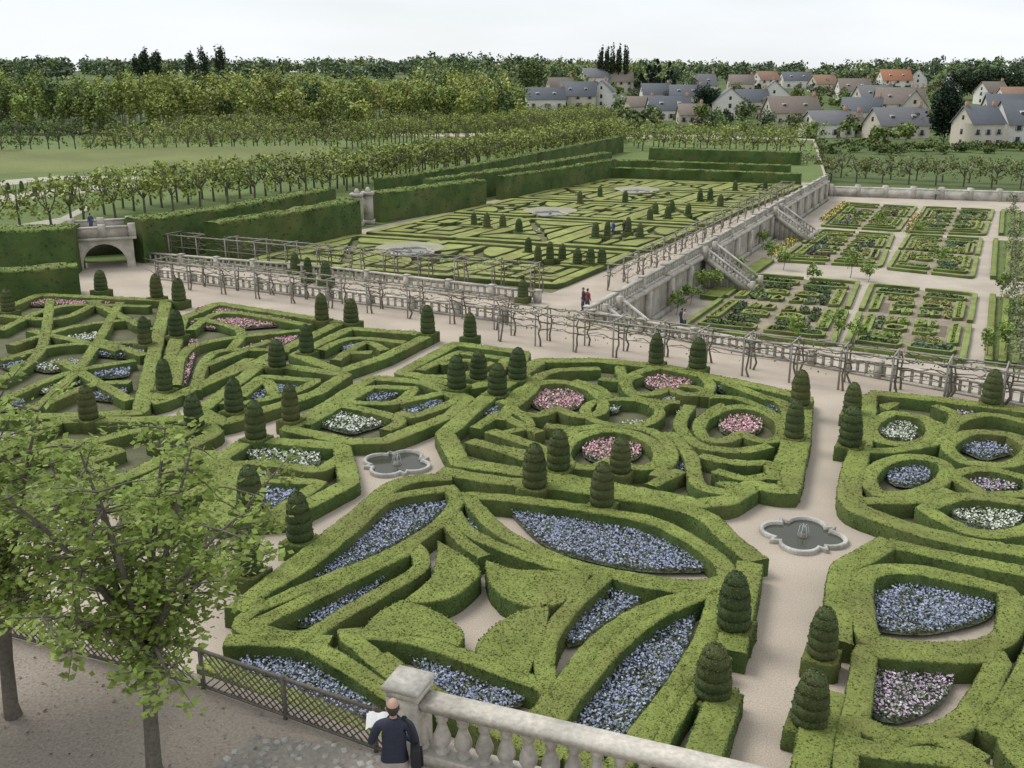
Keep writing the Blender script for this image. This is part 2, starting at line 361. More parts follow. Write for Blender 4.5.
# D : right
beds('box_hedge_parterre',[(868,392),(1060,412),(1060,560),(890,545),(850,505)],[
 ([(868,394),(862,440),(850,496),(884,518),(960,540),(1060,556)],False,.95),
 ([(870,392),(930,398),(1060,414)],False,.9),
 ([(872,424),(892,412),(925,418),(932,436),(905,444),(877,438)],True,.65),
 ([(868,478),(884,462),(915,456),(945,464),(942,480),(915,492),(879,494)],True,.65),
 ([(948,446),(970,432),(1010,434),(1030,448),(1010,464),(965,462)],True,.65),
 ([(950,474),(985,468),(1030,478),(1030,492),(985,494)],True,.6),
 ([(925,508),(960,496),(1010,500),(1050,508),(1030,528),(975,532)],True,.7),
 ([(862,450),(885,450),(905,448),(940,440),(950,425),(985,414),(1040,424)],False,.6),
 ([(860,500),(900,500),(925,498),(950,490)],False,.65),([(935,405),(955,415),(945,440)],False,.6)],
 [[(880,404),(900,402),(888,410)],[(930,420),(945,424),(938,432)]],[
 ([(875,424),(895,416),(917,428),(912,439),(886,436)],'white'),([(888,472),(915,462),(932,472),(915,484),(893,482)],'blue'),
 ([(960,447),(985,439),(1015,450),(985,458)],'blue'),([(962,480),(990,472),(1026,486),(990,491)],'mauve'),
 ([(942,506),(985,502),(1028,511),(1010,527),(972,523)],'white'),([(945,412),(970,410),(985,420),(960,420)],'mauve')],h=.62,tuft=70,ts=.045,dens=280,fs=.052)
# L : beds left of the diagonal walk
def L(outer,loops,flowers,blocks=[]):
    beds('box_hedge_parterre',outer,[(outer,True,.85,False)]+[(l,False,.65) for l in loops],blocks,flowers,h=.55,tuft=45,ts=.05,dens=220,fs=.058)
L([(288,428),(372,377),(425,382),(468,398),(452,414),(385,440),(350,441)],[[(305,424),(340,404),(398,418),(385,430)],[(340,404),(372,386),(415,388),(395,402),(350,402)],[(398,402),(445,392),(455,400),(415,416),(398,412)]],
  [([(314,420),(338,406),(395,419),(352,432)],'white'),([(356,396),(385,386),(404,392),(375,402)],'blue'),([(400,406),(432,395),(444,402),(412,414)],'blue')])
L([(402,372),(455,343),(524,352),(515,376),(470,387)],[[(420,370),(458,352),(505,358),(490,374),(425,376)],[(440,364),(470,360),(480,370)],[(460,378),(490,362)]],[([(468,344),(500,348),(480,350)],'white')])
L([(296,354),(350,328),(430,334),(385,356),(340,371)],[[(320,350),(352,338),(405,342)],[(335,360),(365,342),(385,350)],[(345,352),(372,352)]],[([(338,345),(360,338),(370,344),(350,350)],'blue'),([(385,332),(415,330),(408,335)],'white')])
L([(200,410),(262,363),(345,374),(318,392),(225,422)],[[(225,404),(262,376),(318,380),(285,394),(235,404)],[(240,396),(265,380),(275,396)]],[([(245,394),(280,384),(305,378),(292,390),(255,399)],'blue'),([(225,398),(245,386),(240,398)],'blue')])
L([(205,468),(250,438),(342,446),(350,482),(285,515),(215,520),(240,480)],[[(225,466),(258,462),(320,470),(342,456)],[(235,486),(250,478),(320,482),(280,508),(245,514)],[(230,500),(262,478)]],
  [([(243,450),(262,440),(318,453),(312,468),(262,460)],'white'),([(228,470),(258,464),(285,473),(260,478)],'mauve'),([(250,490),(308,484),(285,506),(255,514)],'blue')])
L([(130,512),(150,478),(205,452),(238,470),(205,512),(160,530)],[[(160,500),(215,462),(222,476),(180,498)]],[([(165,496),(215,465),(222,475),(180,492)],'blue')])
L([(-60,520),(-50,470),(60,420),(200,418),(215,432),(140,470),(60,500)],[[(0,478),(60,440),(120,450),(60,470)],[(80,445),(140,430),(190,432),(150,445)],[(20,440),(100,470)]],[([(140,430),(165,422),(185,426),(160,434)],'white'),([(-10,440),(40,425),(45,432),(0,450)],'mauve')])
L([(158,402),(182,318),(218,303),(340,322),(260,360)],[[(175,385),(195,345),(300,330)],[(195,390),(215,352),(290,350)],[(190,330),(225,312),(310,325)],[(180,395),(250,358)],[(198,318),(240,330),(230,350)],[(205,365),(270,340)]],
  [([(178,382),(190,340),(198,342),(186,384)],'pink'),([(196,308),(215,305),(300,318),(290,321),(205,312)],'pink'),([(188,322),(240,318),(280,324),(215,328)],'pink'),([(218,356),(262,342),(300,331),(290,342),(225,362)],'pink'),([(192,372),(214,356),(205,372)],'mauve')])
L([(-80,340),(40,294),(166,300),(140,412),(-60,420)],[[(0,330),(60,306),(150,306)],[(10,345),(80,325),(150,318)],[(0,360),(60,345),(140,342)],[(0,400),(70,372),(135,360)],[(30,410),(90,385),(130,382)],[(50,300),(40,350),(0,380)],[(120,302),(85,360),(40,405)],[(90,300),(150,330)],[(60,360),(130,400)],[(30,330),(120,350)],[(0,315),(60,318),(100,300)],[(100,340),(145,355)]],
  [([(30,366),(70,358),(90,364),(50,370)],'white'),([(35,390),(55,380),(85,382),(50,392)],'white'),([(60,338),(100,332),(90,340)],'white'),([(-10,405),(0,396),(25,400),(15,410)],'blue'),([(88,370),(132,366),(128,374),(100,376)],'blue'),([(85,396),(105,387),(128,388),(118,400)],'blue'),([(30,304),(50,297),(120,298),(100,304)],'pink'),([(90,352),(140,348),(135,356)],'blue'),([(0,365),(25,360),(45,365),(15,370)],'blue')])
def quv(Q,uv): 
    uv=np.asarray(uv,float); u,v=uv[:,:1],uv[:,1:]
    return Q[0]*(1-u)*(1-v)+Q[1]*u*(1-v)+Q[2]*u*v+Q[3]*(1-u)*v
def sub(Q,u0,u1,v0,v1): return quv(Q,[(u0,v0),(u1,v0),(u1,v1),(u0,v1)])
# far parterre (geometric crosses, fleur-de-lis squares)
FQ=np.array([F0,F1,F2,F3]); A=Acc(); P_=Acc()
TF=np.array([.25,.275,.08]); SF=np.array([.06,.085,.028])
def rot(l,k):
    for _ in range(k): l=[(1-y,x) for x,y in l]
    return l
us=[.02,.33,.36,.67,.70,.98]; vs=[.02,.205,.235,.42,.45,.62,.65,.81,.84,.985]
for iu in range(3):
    for iv in range(5):
        q=sub(FQ,us[iu*2],us[iu*2+1],vs[iv*2],vs[iv*2+1])
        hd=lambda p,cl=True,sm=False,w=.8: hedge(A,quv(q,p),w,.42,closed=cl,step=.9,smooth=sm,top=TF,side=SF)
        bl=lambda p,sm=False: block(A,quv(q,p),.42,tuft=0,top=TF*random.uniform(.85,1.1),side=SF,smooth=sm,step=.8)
        hd([(0,0),(1,0),(1,1),(0,1)],w=1.0)
        k=(iu*2+iv)%3
        for r in range(4):
            if k==0:
                bl(rot([(.13,.09),(.87,.09),(.70,.25),(.30,.25)],r)); bl(rot([(.36,.31),(.64,.31),(.5,.44)],r))
            elif k==1:
                bl(rot([(.09,.09),(.42,.09),(.42,.19),(.19,.19),(.19,.42),(.09,.42)],r)); bl(rot([(.26,.26),(.44,.26),(.44,.44),(.26,.44)],r))
                hd(rot([(.5,.07),(.5,.38)],r),False,w=.7)
            else:
                bl(rot([(.1,.12),(.42,.1),(.36,.24),(.24,.36),(.1,.42)],r),True); bl(rot([(.30,.42),(.42,.30),(.46,.46)],r)); bl(rot([(.47,.08),(.53,.08),(.56,.3),(.44,.3)],r))
        if k==0 : 
            bed(A,quv(q,[(.44,.5),(.5,.46),(.56,.5),(.5,.54)]),'white',dens=14,s=.14)
        if rng.random()<.4: bed(A,quv(q,[(.22,.22),(.25,.2),(.25,.25)]),'white',dens=10,s=.14)
for u in (.345,.685):
    polyfill(P_,sub(FQ,u-.011,u+.011,.02,.98),.03,(.38,.34,.25))
for v in (.22,.435,.635,.825):
    polyfill(P_,sub(FQ,.02,.98,v-.010,v+.010),.034,(.38,.34,.25))
for u,v in ((410,252),(550,214),(637,192)):
    c=G(u,v); polyfill(P_,np.array([(c[0]+3.3*math.cos(t),c[1]+3.3*math.sin(t)) for t in np.linspace(0,6.283,24,endpoint=False)]),.44,(.30,.29,.20))
A.build('box_hedge_parterre',MH); P_.build('gravel_path',[M_gravel])
# =============== TOPIARY ================
def topiary_mesh():
    A=Acc()
    prof=[(0,.34),(.03,.42),(.16,.46),(.32,.455),(.355,.41),(.39,.44),(.52,.455),(.66,.445),(.70,.40),(.74,.43),(.88,.43),(1.0,.41),(1.035,.365),(1.07,.385),(1.2,.37),(1.31,.33),(1.345,.29),(1.38,.30),(1.48,.26),(1.57,.19),(1.63,.10),(1.655,.01)]
    sg=22; n=len(prof); z=np.array([p[0] for p in prof])+.6; r=np.array([p[1] for p in prof])
    th=np.arange(sg)*2*math.pi/sg
    V=np.zeros((n,sg,3)); rr=r[:,None]*(1+.03*rng.normal(size=(n,sg)))
    V[:,:,0]=rr*np.cos(th); V[:,:,1]=rr*np.sin(th); V[:,:,2]=z[:,None]+.01*rng.normal(size=(n,sg))
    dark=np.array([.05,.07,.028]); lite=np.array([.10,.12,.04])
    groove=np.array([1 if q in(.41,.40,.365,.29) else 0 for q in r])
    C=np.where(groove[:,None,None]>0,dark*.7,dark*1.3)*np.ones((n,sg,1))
    F=[[i*sg+j,i*sg+(j+1)%sg,(i+1)*sg+(j+1)%sg,(i+1)*sg+j] for i in range(n-1) for j in range(sg)]
    A.add(V.reshape(-1,3),F,C.reshape(-1,3))
    k=1500; ii=rng.integers(0,n-1,k); jj=rng.integers(0,sg,k); t=rng.random(k)[:,None]
    P=V[ii,jj]*(1-t)+V[ii+1,(jj+1)%sg]*t
    leafq(A,P,.032,np.where(rng.random((k,1))<.3,lite,dark*1.4),m=1,var=.4)
    block(A,np.array([(-.55,-.55),(.55,-.55),(.55,.55),(-.55,.55)]),.62,tuft=120,ts=.035,smooth=False,top=TOPC*.65,side=SIDEC*.8)
    o=A.build('topiary_yew',MH); return o
base=topiary_mesh(); tm=base.data; bpy.data.objects.remove(base)
def topi(u,v,s=1.0,z=0):
    p=G(u,v,z+.62*s); o=bpy.data.objects.new('topiary_yew',tm); scene.collection.objects.link(o)
    o.location=(p[0],p[1],z); o.rotation_euler=(random.uniform(-.03,.03),random.uniform(-.03,.03),-.42); k=random.uniform(.88,1.08); o.scale=(s*k,s*k,s*random.uniform(.9,1.08))
for u,v in [(734,628),(822,653),(713,694),(808,722),(301,540),(250,570),(601,505),(535,487),(558,468),(620,470),(794,437),(850,445),(852,412),(800,405),(991,403),(697,368),(656,363),(497,393),(478,377),(457,388),(517,378),(470,335),(428,333),(277,365),(307,352),(291,420),(256,438),(234,410),(195,425),(164,389),(89,418),(145,343),(177,335),(179,300),(157,297),(322,320),(351,321),(101,289),(195,555),(250,510),(8,310)]:
    topi(u,v)
for u,v in [(308,276),(326,279),(295,268),(523,296),(538,260),(550,259),(562,258),(528,251),(577,263),(590,264),(602,263),(595,237),(607,236),(487,227),(503,226),(474,224),(519,231),(650,219),(668,218),(655,213),(700,201),(710,200),(625,202),(672,211),(688,214),(720,206),(640,237),(628,232),(580,203),(600,196),(735,190),(765,190)]:
    topi(u,v,.85)
# =============== FOUNTAINS ================
def fountain(u,v,R=1.6,z=0):
    e=bpy.data.objects.new('fountain_basin',None); scene.collection.objects.link(e); p=G(u,v,z); e.location=(p[0],p[1],z); e.rotation_euler[2]=-.42
    n=96; th=np.linspace(0,2*math.pi,n,endpoint=False); r=np.zeros(n)
    for k in range(4):
        D=(th-k*math.pi/2+math.pi)%(2*math.pi)-math.pi; dd,ra=.56,.44; q=ra**2-(dd*np.sin(D))**2
        r=np.maximum(r,np.where((q>0)&(np.abs(D)<1.5),dd*np.cos(D)+np.sqrt(np.maximum(q,0)),0))
    d45=(th%(math.pi/2))-math.pi/4; r=np.maximum(r,.92-1.5*np.abs(d45)); r=np.maximum(r,.60)*R
    A=Acc(); off=[(.12,0),(.12,.14),(.09,.17),(-.03,.17),(-.05,.02)]
    V=np.vstack([np.column_stack([(r+k)*np.cos(th),(r+k)*np.sin(th),np.full(n,h)]) for k,h in off])
    A.add(V,[[a_*n+i,a_*n+(i+1)%n,(a_+1)*n+(i+1)%n,(a_+1)*n+i] for a_ in range(4) for i in range(n)],(.44,.43,.39)); A.build('stone_rim',[M_stone],parent=e)
    A=Acc(); V=np.vstack([np.column_stack([(r-.04)*np.cos(th),(r-.04)*np.sin(th),np.full(n,.05)]),[[0,0,.05]]]); A.add(V,[[i,(i+1)%n,n] for i in range(n)],(.1,.1,.08)); A.build('water_surface',[M_water],parent=e)
    A=Acc(); tube(A,[(0,0,.04),(0,0,.16),(0,0,.2)],[.2,.14,.05],10,(.2,.2,.17)); A.build('spout_base',[M_stone],parent=e)
    A=Acc()
    for k in range(7):
        an=k*.9; tube(A,[(0,0,.18),(.05*math.cos(an),.05*math.sin(an),.42),(.14*math.cos(an),.14*math.sin(an),.48),(.22*math.cos(an),.22*math.sin(an),.08)],[.010,.011,.01,.006],4,(.5,.53,.54))
    A.build('water_jet',[M_paint],parent=e)
fountain(803,537,1.45); fountain(397,465,1.45); fountain(410,252,2.3,.45); fountain(550,214,2.1,.45); fountain(637,192,2.1,.45)
# =============== STONE WORKS ================
def balustrade(name,pts,z0,h=1.0,sp=.35,post=3.5,detail=True,wid=.35,col=STONE):
    e=bpy.data.objects.new(name,None); scene.collection.objects.link(e)
    A=Acc();B=Acc();C=Acc()
    for p,q in zip(pts[:-1],pts[1:]):
        p=np.array(p);q=np.array(q);d=q-p;L_=np.linalg.norm(d);d=d/L_;yaw=math.atan2(d[1],d[0]);m=(p+q)/2
        box(A,(m[0],m[1],z0+.09*h),(L_,wid,.18*h),yaw,col); box(A,(m[0],m[1],z0+h*.93),(L_,wid*.95,.12*h),yaw,(col[0]*1.1,col[1]*1.1,col[2]*1.1))
        box(A,(m[0],m[1],z0+h*.85),(L_,wid*.7,.05*h),yaw,col)
        k=int(L_/post)+1
        for i in range(k+1):
            c=p+d*L_*i/k; box(B,(c[0],c[1],z0+h*.51),(wid*1.15,wid*1.15,h*1.02),yaw,col); box(B,(c[0],c[1],z0+h*1.06),(wid*1.4,wid*1.4,.08*h),yaw,(.48,.45,.39))
        nb=int(L_/sp)
        for i in range(nb):
            c=p+d*(i+.5)*L_/nb
            if detail:
                pr=[(.18,.10),(.22,.10),(.24,.06),(.36,.125),(.44,.12),(.6,.065),(.66,.055),(.68,.085),(.72,.07),(.76,.10),(.83,.10)]
                tube(C,[(c[0],c[1],z0+a_*h) for a_,b_ in pr],[b_*h*1.0 for a_,b_ in pr],12,(.46,.43,.37))
            else: box(C,(c[0],c[1],z0+.5*h),(.14,.14,.66*h),yaw,col)
    A.build('rails',[M_stone],parent=e);B.build('pedestals',[M_stone],parent=e)
    if C.V: C.build('balusters',[M_stone],parent=e)
wd=(C2-C0)/np.linalg.norm(C2-C0); wl=np.linalg.norm(C2-C0); wn=np.array([wd[1],-wd[0]]); wy=math.atan2(wd[1],wd[0])
A=Acc()
box(A,(*( (C0+C2)/2+wn*.12),.0-.05),(wl,.35,.3),wy,(.48,.45,.39)); box(A,(*((C0+C2)/2+wn*.12),-2.75),(wl,.4,.5),wy,(.36,.34,.30))
for i in range(int(wl/6)+1):
    c=C0+wd*i*6+wn*.15; box(A,(c[0],c[1],-1.6),(.8,.5,2.8),wy,(.45,.42,.36))
md=(C0+C1e)/2; box(A,(md[0],md[1],-.06),(np.linalg.norm(C1e-C0),.4,.3),math.atan2(dn[1],dn[0]),(.48,.45,.39))
A.build('retaining_wall',[M_stone])
off=-wn*.3
balustrade('stone_balustrade',[C0+off,C2+off],0,1.0,sp=.6,post=6,detail=False,wid=.4,col=(.48,.46,.40))
balustrade('stone_balustrade',[C0+np.array([0,-.5]),C0+dn*70+np.array([0,-.5])],0,.9,sp=.5,post=4,detail=False,wid=.32)
balustrade('stone_balustrade',[G(160,279),G(330,300),G(505,322)],0,.9,sp=.6,post=4,detail=False,wid=.35,col=(.48,.46,.40))
balustrade('stone_balustrade',[G(148,262),G(330,277),G(538,303)],0,.9,sp=.6,post=4,detail=False,wid=.35,col=(.48,.46,.40))
fw0,fw1=G(830,196,-3),G(1150,206,-3)
A=Acc(); d=fw1-fw0; box(A,(*((fw0+fw1)/2),-2.3),(np.linalg.norm(d),.6,1.5),math.atan2(d[1],d[0]),(.48,.46,.41)); box(A,(*((fw0+fw1)/2),-1.48),(np.linalg.norm(d),.8,.16),math.atan2(d[1],d[0]),(.55,.53,.48))
for i in range(12):
    c=fw0+d*i/11; box(A,(c[0],c[1],-2.0),(.7,.9,1.9),0,(.46,.44,.38))
A.build('boundary_wall',[M_stone])
def stairs(p,n_,W=3.5,H=3.0,run=5.5):
    e=bpy.data.objects.new('stone_staircase',None); scene.collection.objects.link(e)
    A=Acc(); k=16; yaw=math.atan2(n_[1],n_[0])
    for i in range(k):
        hh=H*(k-i)/k; c=p+n_*(run*(i+.5)/k); box(A,(c[0],c[1],-3+hh/2),(run/k,W,hh),yaw,(.47,.44,.39) if i%2 else (.36,.34,.29))
    A.build('steps',[M_stone],parent=e); A=Acc(); s=np.array([-n_[1],n_[0]])
    for sg in (-1,1):
        a0=p+s*sg*(W/2+.15); a1=a0+n_*run
        beam(A,(*a0,.85),(*a1,-2.15),.28,.14,(.50,.47,.41)); beam(A,(*a0,-.05),(*a1,-3.05),.24,.5,(.42,.40,.34))
        box(A,(a1[0],a1[1],-2.45),(.42,.42,1.1),yaw,STONE); box(A,(a0[0],a0[1],.4),(.42,.42,1.1),yaw,STONE)
        for j in range(12):
            c=a0+(a1-a0)*(j+.5)/12; zc=.8-3*(j+.5)/12; box(A,(c[0],c[1],zc-.35),(.13,.13,.7),yaw,STONE)
    A.build('parapets',[M_stone],parent=e)
def wallpt(u):
    best=min(np.linspace(0,1,400),key=lambda t:abs(512+FO*((C0+(C2-C0)*t)[0])/(((C0+(C2-C0)*t)[1])*cp+CH*sp)-u)); return C0+(C2-C0)*best
stairs(wallpt(706)+wn*.4,wn,3.0,3,4.5); stairs(wallpt(775)+wn*.4,wn,3.5,3,4.5); 
stairs(C0+wn*.4+wd*3,wn,2.6,3,4.5)
def pergola(p,q,W=1.6,H=2.1,spc=3.0,z=0,dens=1.0):
    e=bpy.data.objects.new('vine_pergola',None); scene.collection.objects.link(e)
    p=np.array(p);q=np.array(q);d=q-p;L_=np.linalg.norm(d);d/=L_;s=np.array([-d[1],d[0]]); A=Acc();B=Acc(); k=max(2,int(L_/spc))
    wc=(.32,.30,.26); vc=(.15,.13,.10)
    for sg in (-1,1):
        beam(A,(*(p+s*sg*W/2),z+H),(*(q+s*sg*W/2),z+H),.07,.07,wc)
        beam(A,(*(p+s*sg*W/2),z+H*.55),(*(q+s*sg*W/2),z+H*.55),.03,.03,wc)
    for i in range(k+1):
        c=p+d*L_*i/k
        for sg in (-1,1):
            b_=c+s*sg*W/2; box(A,(b_[0],b_[1],z+H/2),(.09,.09,H),0,wc)
            x,y=b_+d*.25; pts=[]
            for t in range(6): pts.append((x+random.uniform(-.12,.12),y+random.uniform(-.12,.12),z+H*t/5))
            tube(B,pts,[.07,.06,.055,.05,.045,.03],5,vc)
            for g in (-1,1):
                for hh in (.55,.75,.95):
                    tube(B,[(pts[4][0]+d[0]*g*t*.5+random.uniform(-.05,.05),pts[4][1]+d[1]*g*t*.5,z+H*hh+.04*t+random.uniform(-.14,.14)) for t in range(4)],[.04,.03,.022,.012],4,vc)
        beam(A,(*(c-s*(W/2+.2)),z+H+.1),(*(c+s*(W/2+.2)),z+H+.1),.06,.06,wc)
    n_=int(L_*26*dens); t=rng.random(n_); Pp=p+np.outer(t*L_,d)+np.outer(rng.uniform(-W/2-.1,W/2+.1,n_),s)
    Z_=z+H*np.where(rng.random(n_)<.5,rng.uniform(.85,1.1,n_),rng.uniform(.3,1,n_)); leafq(B,np.column_stack([Pp,Z_]),.075,(.17,.20,.07),m=1,var=.4)
    A.build('frame',[M_wood],parent=e);B.build('vines',[M_wood,M_leaf],parent=e)
pergola(G(505,338),G(1060,408)+dn*8,spc=2.6)
pergola(G(150,256),G(535,295),H=2.3,spc=3.2,dens=.8); pergola(G(165,284),G(500,327),H=2.0,spc=3.2,dens=.8)
pergola(wallpt(640)-wn*1.8,wallpt(800)-wn*1.8,H=2.0,spc=3.5,dens=.8)
# =============== TALL HEDGES ================
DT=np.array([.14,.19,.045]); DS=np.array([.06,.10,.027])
def tall(pts,h,th=1.6,z=0,st=1.0):
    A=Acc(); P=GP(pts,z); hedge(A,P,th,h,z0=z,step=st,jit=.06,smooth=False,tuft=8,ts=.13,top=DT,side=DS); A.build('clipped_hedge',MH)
tall([(-90,277),(82,271)],3.9,3); tall([(-90,308),(80,293)],2.3,2.2)
tall([(137,262),(230,246),(328,222)],3.9,2.5); tall([(215,262),(290,248),(354,233)],3.6,2.2)
tall([(374,222),(480,206)],3.4,2.2); tall([(430,206),(520,190),(606,172)],3.4,2); tall([(585,179),(700,183),(800,187)],2.0,1.5)
tall([(500,200),(560,190),(612,179)],3.2,1.5)
tall([(600,172),(790,179)],2.2,1.5); tall([(650,160),(800,165)],2.4,2)
tall([(380,205),(470,188),(620,152)],3.4,1.6)
# =============== TREES (masses) ================
def crown(acc,c,rx,ry,rz,n,ls,col,shape='round',K=14,m=0):
    c=np.array(c,float)
    if shape=='box':
        cc=rng.uniform(-1,1,(K,3))
    elif shape=='cone':
        t=rng.random(K)**.7; ang=rng.random(K)*6.28; r=(1-t)*.85+.05; cc=np.column_stack([np.cos(ang)*r,np.sin(ang)*r,t*2-1]); 
    else:
        cc=rng.normal(size=(K,3)); cc/=np.linalg.norm(cc,axis=1)[:,None]; cc*=rng.uniform(.35,.85,(K,1)); cc[:,2]=cc[:,2]*.9+.08
    k=rng.integers(0,K,n); cs=1+.2*rng.normal(size=K)
    off=rng.normal(size=(n,3)); off/=np.linalg.norm(off,axis=1)[:,None]; off*=.36*rng.random((n,1))**.4
    if shape=='cone': off*=.55*(1.2-(cc[k,2:3]+1)/2)
    P=c+(cc[k]+off)*np.array([rx,ry,rz])
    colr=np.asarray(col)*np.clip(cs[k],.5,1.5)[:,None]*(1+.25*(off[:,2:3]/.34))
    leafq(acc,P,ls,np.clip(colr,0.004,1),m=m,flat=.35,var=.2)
def tree(acc,x,y,z,H,R,col,n=350,ls=.7,shape='round',tr=.35,trc=(.16,.14,.11),K=14):
    zc=z+H*(1+tr)/2; 
    tube(acc,[(x,y,z-.3),(x+.1,y,z+H*tr),(x,y,z+H*.8)],[H*.016,H*.012,H*.005],5,trc,0)
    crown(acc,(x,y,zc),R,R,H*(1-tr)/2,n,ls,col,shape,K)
def limerow(pts,H=5,sp_=5.0,z=0,rows=1,gap=6,col=(.22,.26,.07),n=260):
    A=Acc(); P=GP(pts,z)
    for r in range(rows):
        R=spline(P+np.array([0,gap*r]),False,sp_,False)
        for x,y in R:
            h=H*random.uniform(.95,1.05); tube(A,[(x,y,z),(x+random.uniform(-.1,.1),y,z+h*.5)],[.16,.12],5,(.12,.11,.09))
            for g in range(5):
                an=random.random()*6.28; rr=random.uniform(.8,2.0); tube(A,[(x,y,z+h*.36),(x+math.cos(an)*rr*.6,y+math.sin(an)*rr*.5,z+h*.58),(x+math.cos(an)*rr,y+math.sin(an)*rr*.7,z+h*.9)],[.1,.07,.03],4,(.13,.12,.10))
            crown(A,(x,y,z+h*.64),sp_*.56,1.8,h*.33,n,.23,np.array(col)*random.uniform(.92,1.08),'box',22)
    A.build('pollarded_lime_row',[M_far])
limerow([(-60,240),(52,230)],5.2,4,rows=2,gap=5)
limerow([(84,222),(210,206),(330,194),(480,168),(625,141)],5.4,4.0,rows=3,gap=6)
limerow([(92,157),(350,152),(480,139),(610,129)],6.2,4.6,rows=3,gap=8)
limerow([(180,141),(450,129),(600,123)],6.2,5,rows=2,gap=10); limerow([(-60,163),(60,155)],7,5,rows=2,gap=8,col=(.10,.14,.04))
limerow([(622,150),(800,157)],5.2,4.5,rows=3,gap=8); limerow([(640,139),(815,143)],5,5,rows=1,gap=10)
limerow([(806,180),(1080,192)],4.8,4.5,z=-3,rows=2,gap=9,col=(.17,.19,.07))
# wood on the left : young pale trees with dark specimens
cols=[(.27,.31,.08),(.24,.28,.075),(.19,.24,.065),(.30,.32,.095),(.09,.13,.045)]
A=Acc()
for r in range(10):
    y0=290+r*11
    for x in np.arange(-330,10,5.2):
        xx=x+random.uniform(-3,3); yy=y0+random.uniform(-5,5)+(28 if xx>-40 else 0)
        uu=512+FO*xx/yy
        if uu>522: continue
        dk_=uu<100 or (r<2 and random.random()<.25)
        c=random.choice(cols[:4]) if not dk_ else random.choice(cols[2:3]+cols[4:])
        if random.random()<.08: c=cols[4]
        H=random.uniform(13,18)*(1+.07*math.sin(xx*.05)+(.14 if uu<70 or uu>440 else 0)); 
        if r==0: H*=.8
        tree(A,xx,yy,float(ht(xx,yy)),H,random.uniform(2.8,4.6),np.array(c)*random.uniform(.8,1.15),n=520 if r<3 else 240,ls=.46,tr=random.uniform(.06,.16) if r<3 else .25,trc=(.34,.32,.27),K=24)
A.build('woodland',[M_far])
A=Acc()
for x in np.arange(-260,20,3.2): crown(A,(x,284+random.uniform(-3,3)+(26 if x>-40 else 0),1.6),3.2,2.5,random.uniform(1.8,3.4),150,.42,np.array((.10,.14,.045))*random.uniform(.7,1.4))
A.build('shrubs',[M_far])
A=Acc()
def haze_mix(c): return np.array(c)*.75+np.array((.045,.06,.05))  # distance haze mixed straight into the far foliage colour
for i in range(900):
    u=random.uniform(-150,1180); y=random.uniform(700,1080); x=(u-512)/FO*y
    H=random.uniform(8,15)*(1.2 if u>860 or 420<u<560 else (.95 if 640<u<860 else 1)); crown(A,(x,y,float(ht(x,y))+H*.42),random.uniform(6,10),6,H*.55,110,1.2,haze_mix(random.choice(cols[2:3]+cols[4:]+[(.09,.12,.05),(.12,.17,.05)]))*random.uniform(.7,1.1),K=14)
for i in range(150):
    u=random.uniform(420,690); y=random.uniform(450,760) if u<515 else random.uniform(590,780); x=(u-512)/FO*y
    tree(A,x,y,float(ht(x,y)),random.uniform(11,17),random.uniform(5,7),haze_mix(random.choice(cols[1:3]+cols[4:])),n=240,ls=.85,tr=.08,K=20)
A.build('distant_trees',[M_far])
A=Acc()
vil=[(560,116),(600,118),(630,105),(645,112),(692,125),(640,128),(620,95),(665,92),(750,125),(765,120),(745,85),(690,90),(720,80),(800,105),(812,98),(835,112),(850,105),(828,100),(855,140),(870,135),(845,128),(925,130),(900,145),(1010,100),(995,92),(965,88),(950,85),(935,90),(880,90),(860,85),(780,80),(765,78),(830,85),(1020,140),(910,140),(1015,88),(580,104),(545,103),(520,112),(505,110),(720,130),(790,135),(800,145),(880,148),(660,128),(700,120),(740,100),(752,95)]
for u,v in vil:
    for k in range(2):
        x,y,z=T(u+random.uniform(-10,10),max(84,v+random.uniform(-3,3)))
        H=random.uniform(5,9) if u>612 or v<106 else 3.5; tree(A,x,y,z,H,H*.45,np.array(random.choice([(.11,.16,.045),(.16,.21,.06),(.06,.09,.035),(.13,.15,.07)])),n=300,ls=.48,tr=.1)
for i in range(190):
    u=random.uniform(515,1090); v=random.choice([random.uniform(86,104),random.uniform(104,138)])
    x,y,z=T(u,v); H=random.uniform(3.5,8.5) if u>612 else 3.5; tree(A,x,y,z,H,H*.5,np.array(random.choice([(.11,.16,.045),(.18,.22,.07),(.05,.08,.035),(.05,.08,.035),(.14,.15,.08),(.20,.17,.15)]))*.95,n=180,ls=.52,tr=.05)
for u in range(620,1080,9):
    x,y,z=T(u,random.uniform(146,156)); crown(A,(x,y,z+1.2),3.6,2.5,1.7 if u<900 else 1.2,190,.36,np.array((.12,.16,.05))*random.uniform(.6,1.3))
A.build('village_trees',[M_far])
def single(name,u,v,H,R,col,shape='round',n=1200,ls=.45,tr=.1,K=26,pos=None):
    A=Acc(); x,y,z=T(u,v) if pos is None else pos; tree(A,x,y,z,H,R,np.array(col),n=n,ls=ls,shape=shape,tr=tr,K=K); A.build(name,[M_far])
dk=(.022,.04,.022)
single('cypress_tree',943,144,17.5,5.2,dk,'round',5200,.42,.02,80); single('cedar_tree',706,118,15,6.2,(.035,.06,.03),'round',2600,.42)
for u,H_ in ((640,14),(648,18),(656,21),(668,19)): single('pine_tree',u,102,H_,5.5,(.035,.055,.035),'cone',1600,.7)
for u in (962,975,988,1002,1018): single('pine_tree',u,100,17,9,(.045,.07,.035),'round',1800,.7)
for u in (600,606,612,618,625): single('poplar_tree',u,92,27,2.0,(.06,.08,.04),'round',900,.6)
for u,H_ in ((222,27),(205,24),(193,21),(140,23),(148,25),(158,22)): single('pine_tree',u,88,H_,4.0,(.05,.075,.04),'round',900,.7)
